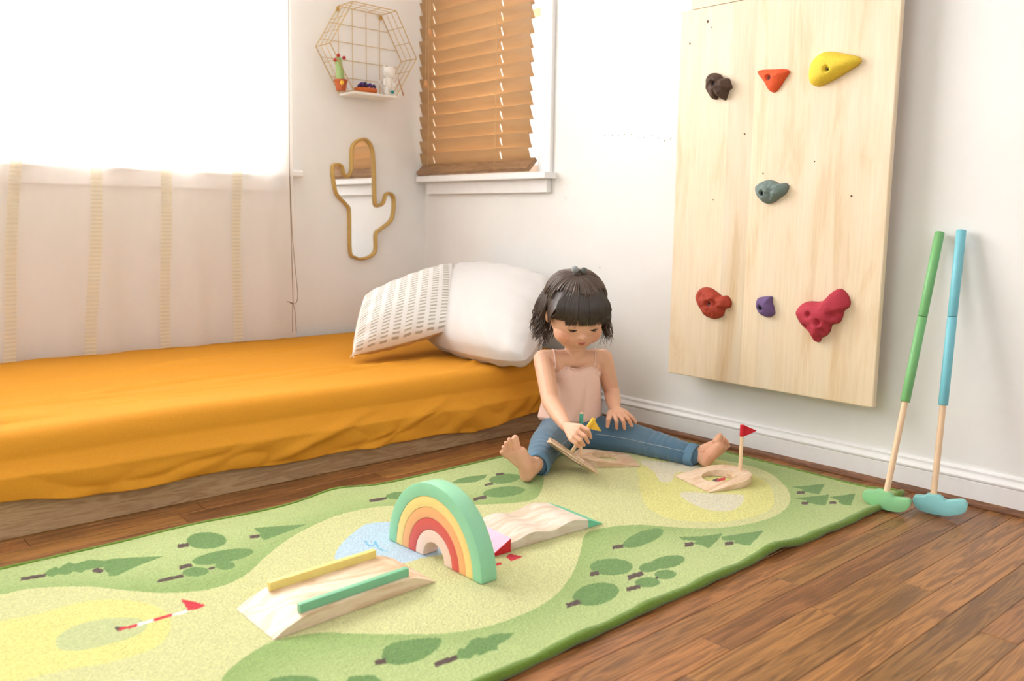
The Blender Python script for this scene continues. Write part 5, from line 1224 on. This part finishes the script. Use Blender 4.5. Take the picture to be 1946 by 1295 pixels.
for v in bmh.verts:
    l = (Matrix((Rh, Uh, Fh)) @ (v.co - HC)) / HS
    lim = .012 if abs(l.x) < .040 else -.012
    if (l.z > .014 and l.y < lim) or (l.z > -.02 and l.y < -.012) or l.y < -.045: dele.append(v)
bmesh.ops.delete(bmh, geom=dele, context='VERTS')
obj('hair', bmh, m_hair, child, True)
hair_o = child.children[-1]
# strands: bundles following the scalp
cc = Vector((0, .020, -.016)); rr = Vector((.0715, .0715, .0815))
def scalp(dirv, k=1.0):
    d = Vector(dirv).normalized(); s = 1 / math.sqrt((d.x / rr.x) ** 2 + (d.y / rr.y) ** 2 + (d.z / rr.z) ** 2); return cc + d * s * k
bm = bmesh.new(); R2 = random.Random(3)
HCOL = []; _tube = tube
def tube(bm, pts, rad, seg=8, cap=True):
    n0 = len(bm.verts); _tube(bm, pts, rad, seg, cap); HCOL.append((len(bm.verts) - n0, TONE[0] * R2.uniform(.75, 1.35)))
TONE = [1.0]
def strand(bm, pts, r0, n=12):
    P = smooth_pts([H(*p) for p in pts], n, False); tube(bm, P, [r0 * (1 - 0.85 * (k / (n - 1)) ** 2.5) for k in range(n)], 5)
knot = Vector((-.004, .094, -.006))
TONE[0] = 1.9  # lighter strand colour paints the highlights on the swept-up hair
# swept up to the topknot: from hairline ring to the knot
for i in range(230):
    a = R2.uniform(-2.6, 2.6); e = R2.uniform(.15, .75)
    d0 = Vector((math.sin(a) * math.cos(e), math.sin(e), math.cos(a) * math.cos(e) ))
    if d0.z > .35 and d0.y < .55: d0.y = R2.uniform(.58, .8)
    s0 = scalp(d0, 1.0); pts = []
    for t in (0, .25, .5, .75, 1):
        dd = (s0 - cc).lerp(knot - cc, t ** 1.1); dd2 = scalp(dd, 1.015 + .03 * math.sin(t * math.pi) * R2.uniform(.2, 1)); pts.append(dd2 if t < 1 else knot + Vector((R2.uniform(-.008, .008), 0, R2.uniform(-.008, .008))))
    strand(bm, pts, R2.uniform(.0012, .0024))
TONE[0] = .75
# bangs: from the crown forward and down to the brow
for i in range(330):
    x0 = R2.uniform(-.060, .054); t0 = scalp((x0 * .8, .062 + R2.uniform(-.006, .004), .055), 1.0)
    xe = x0 * 1.18 + R2.uniform(-.004, .004); lo = .0010 + R2.uniform(-.004, .006) + (0.016 if x0 < -.036 else 0) - abs(x0) * .05
    zf = .070 - 5.0 * xe * xe
    strand(bm, [t0, (x0 * 1.05, .050, .062 - 4 * x0 * x0), (x0 * 1.12, .028, .0735 - 5 * x0 * x0), (xe, .010, .0735 - 5.5 * xe * xe), (xe, lo, zf)], R2.uniform(.0010, .0019))
TONE[0] = 1.0
# temples in front of the ears, and the nape
for side in (-1, 1):
    for i in range(110):
        t = R2.random(); s0 = scalp((side * (.038 + .01 * t), .062, .046 - .045 * t), 1.01)
        strand(bm, [s0, (side * .0640, .032, .045 - .035 * t), (side * .0685, .010, .034 - .034 * t), (side * (.0675 - .002 * t), -.012 - R2.uniform(0, .010), .026 - .034 * t)], R2.uniform(.0009, .0016))
for i in range(150):
    x0 = R2.uniform(-.068, .060); s0 = scalp((x0, .0, -.06), 1.0); ph = R2.uniform(0, 6)
    b0 = H(x0 * 1.05, -.030, -.060 + 8 * x0 * x0); dn = R2.uniform(.05, .08)
    pts = [H(*s0), b0] + [b0 + Vector((0, 0, -1)) * dn * f + cr * .006 * math.sin(ph + 5 * f) + cbv * .006 * math.cos(ph + 5 * f) for f in (.33, .66, 1)]
    P = smooth_pts(pts, 14, False); tube(bm, P, [.0018 * (1 - .8 * (k / 13) ** 3) for k in range(14)], 5)
TONE[0] = 1.25
# side and back hair falling to the shoulders with loose curls
for side in (-1, 1):
    for i in range(130):
        a = R2.uniform(.0, 1.0); zc_ = .028 - a * .085
        s0 = scalp((side * .06, .045 - a * .015 + R2.uniform(-.01, .01), zc_), 1.0)
        off = .002 + R2.uniform(0, .012); amp = R2.uniform(.003, .008); ph = R2.uniform(0, 6.3)
        if side < 0: zc_ = min(zc_, .012); 
        front = zc_ > .0
        p1 = Vector((side * (.0705 + off * .3), .010, zc_ * 1.0 - .002)); p2 = Vector((side * (.0690 + off), -.020, zc_ - .012 if front else zc_ - .006))
        if side < 0 and front: p1.z = p2.z = -.022; 
        drop = R2.uniform(.045, .075)
        base_ = H(*p2); down = Vector((0, 0, -1)); out_ = cr * side; pts = [H(*s0), H(*p1), base_]
        for k in (1, 2, 3, 4):
            f = k / 4; pts.append(base_ + down * drop * f + out_ * (amp * math.sin(ph + f * 6.0) + .010 * f * f) + cbv * (amp * math.cos(ph + f * 6.0) + .004 * f) + (Mh @ Vector((0, 0, -.010))) * f)
        P = smooth_pts(pts, 18, False); r0 = R2.uniform(.0010, .0020); tube(bm, P, [r0 * (1 - .8 * (k / 17) ** 3) for k in range(18)], 5)
# fine flyaway wisps
for i in range(26):
    side = R2.choice((-1, 1)); p0_ = H(side * .070, -.03, -.01); ph = R2.uniform(0, 6)
    pts = [p0_ + Vector((0, 0, -f * R2.uniform(.05, .08))) + cr * side * (.004 + .014 * f * math.sin(ph + f * 5)) + cbv * .006 * math.cos(ph + f * 5) for f in (0, .3, .6, 1)]
    tube(bm, smooth_pts(pts, 14, False), .00045, 4)
tube = _tube
hcol = np.concatenate([np.tile(np.minimum(np.array(lin((64, 50, 43))) * tn, 1), (c_, 1)) for c_, tn in HCOL])
m_hs = vcol_mat('hair_strand', 0.42, 400, 0.2, 0.0003, 0.15, 0.0, spec=0.7)
o = obj('hair_strands', bm, m_hs, child, True); set_col(o.data, hcol); o['kind'] = 'stuff'
bm = bmesh.new(); ball(bm, H(*(knot + Vector((0, -.003, 0)))), .013, 3, (1.3, .8, 1)); obj('topknot', bm, m_hair, child, True)
for dx, dy, col, nm in ((-.010, .010, (150, 154, 158), 'pale grey hair bobble'), (.011, .006, (96, 98, 96), 'dark grey hair bobble')):
    bm = bmesh.new(); ball(bm, H(knot.x + dx, knot.y + dy, knot.z + .002), .0095, 3); o = obj('hair_bobble', bm, mat('bobble_%d' % col[0], col, 0.6, 0.05, 200, 0.3), child, True); o['label'] = nm
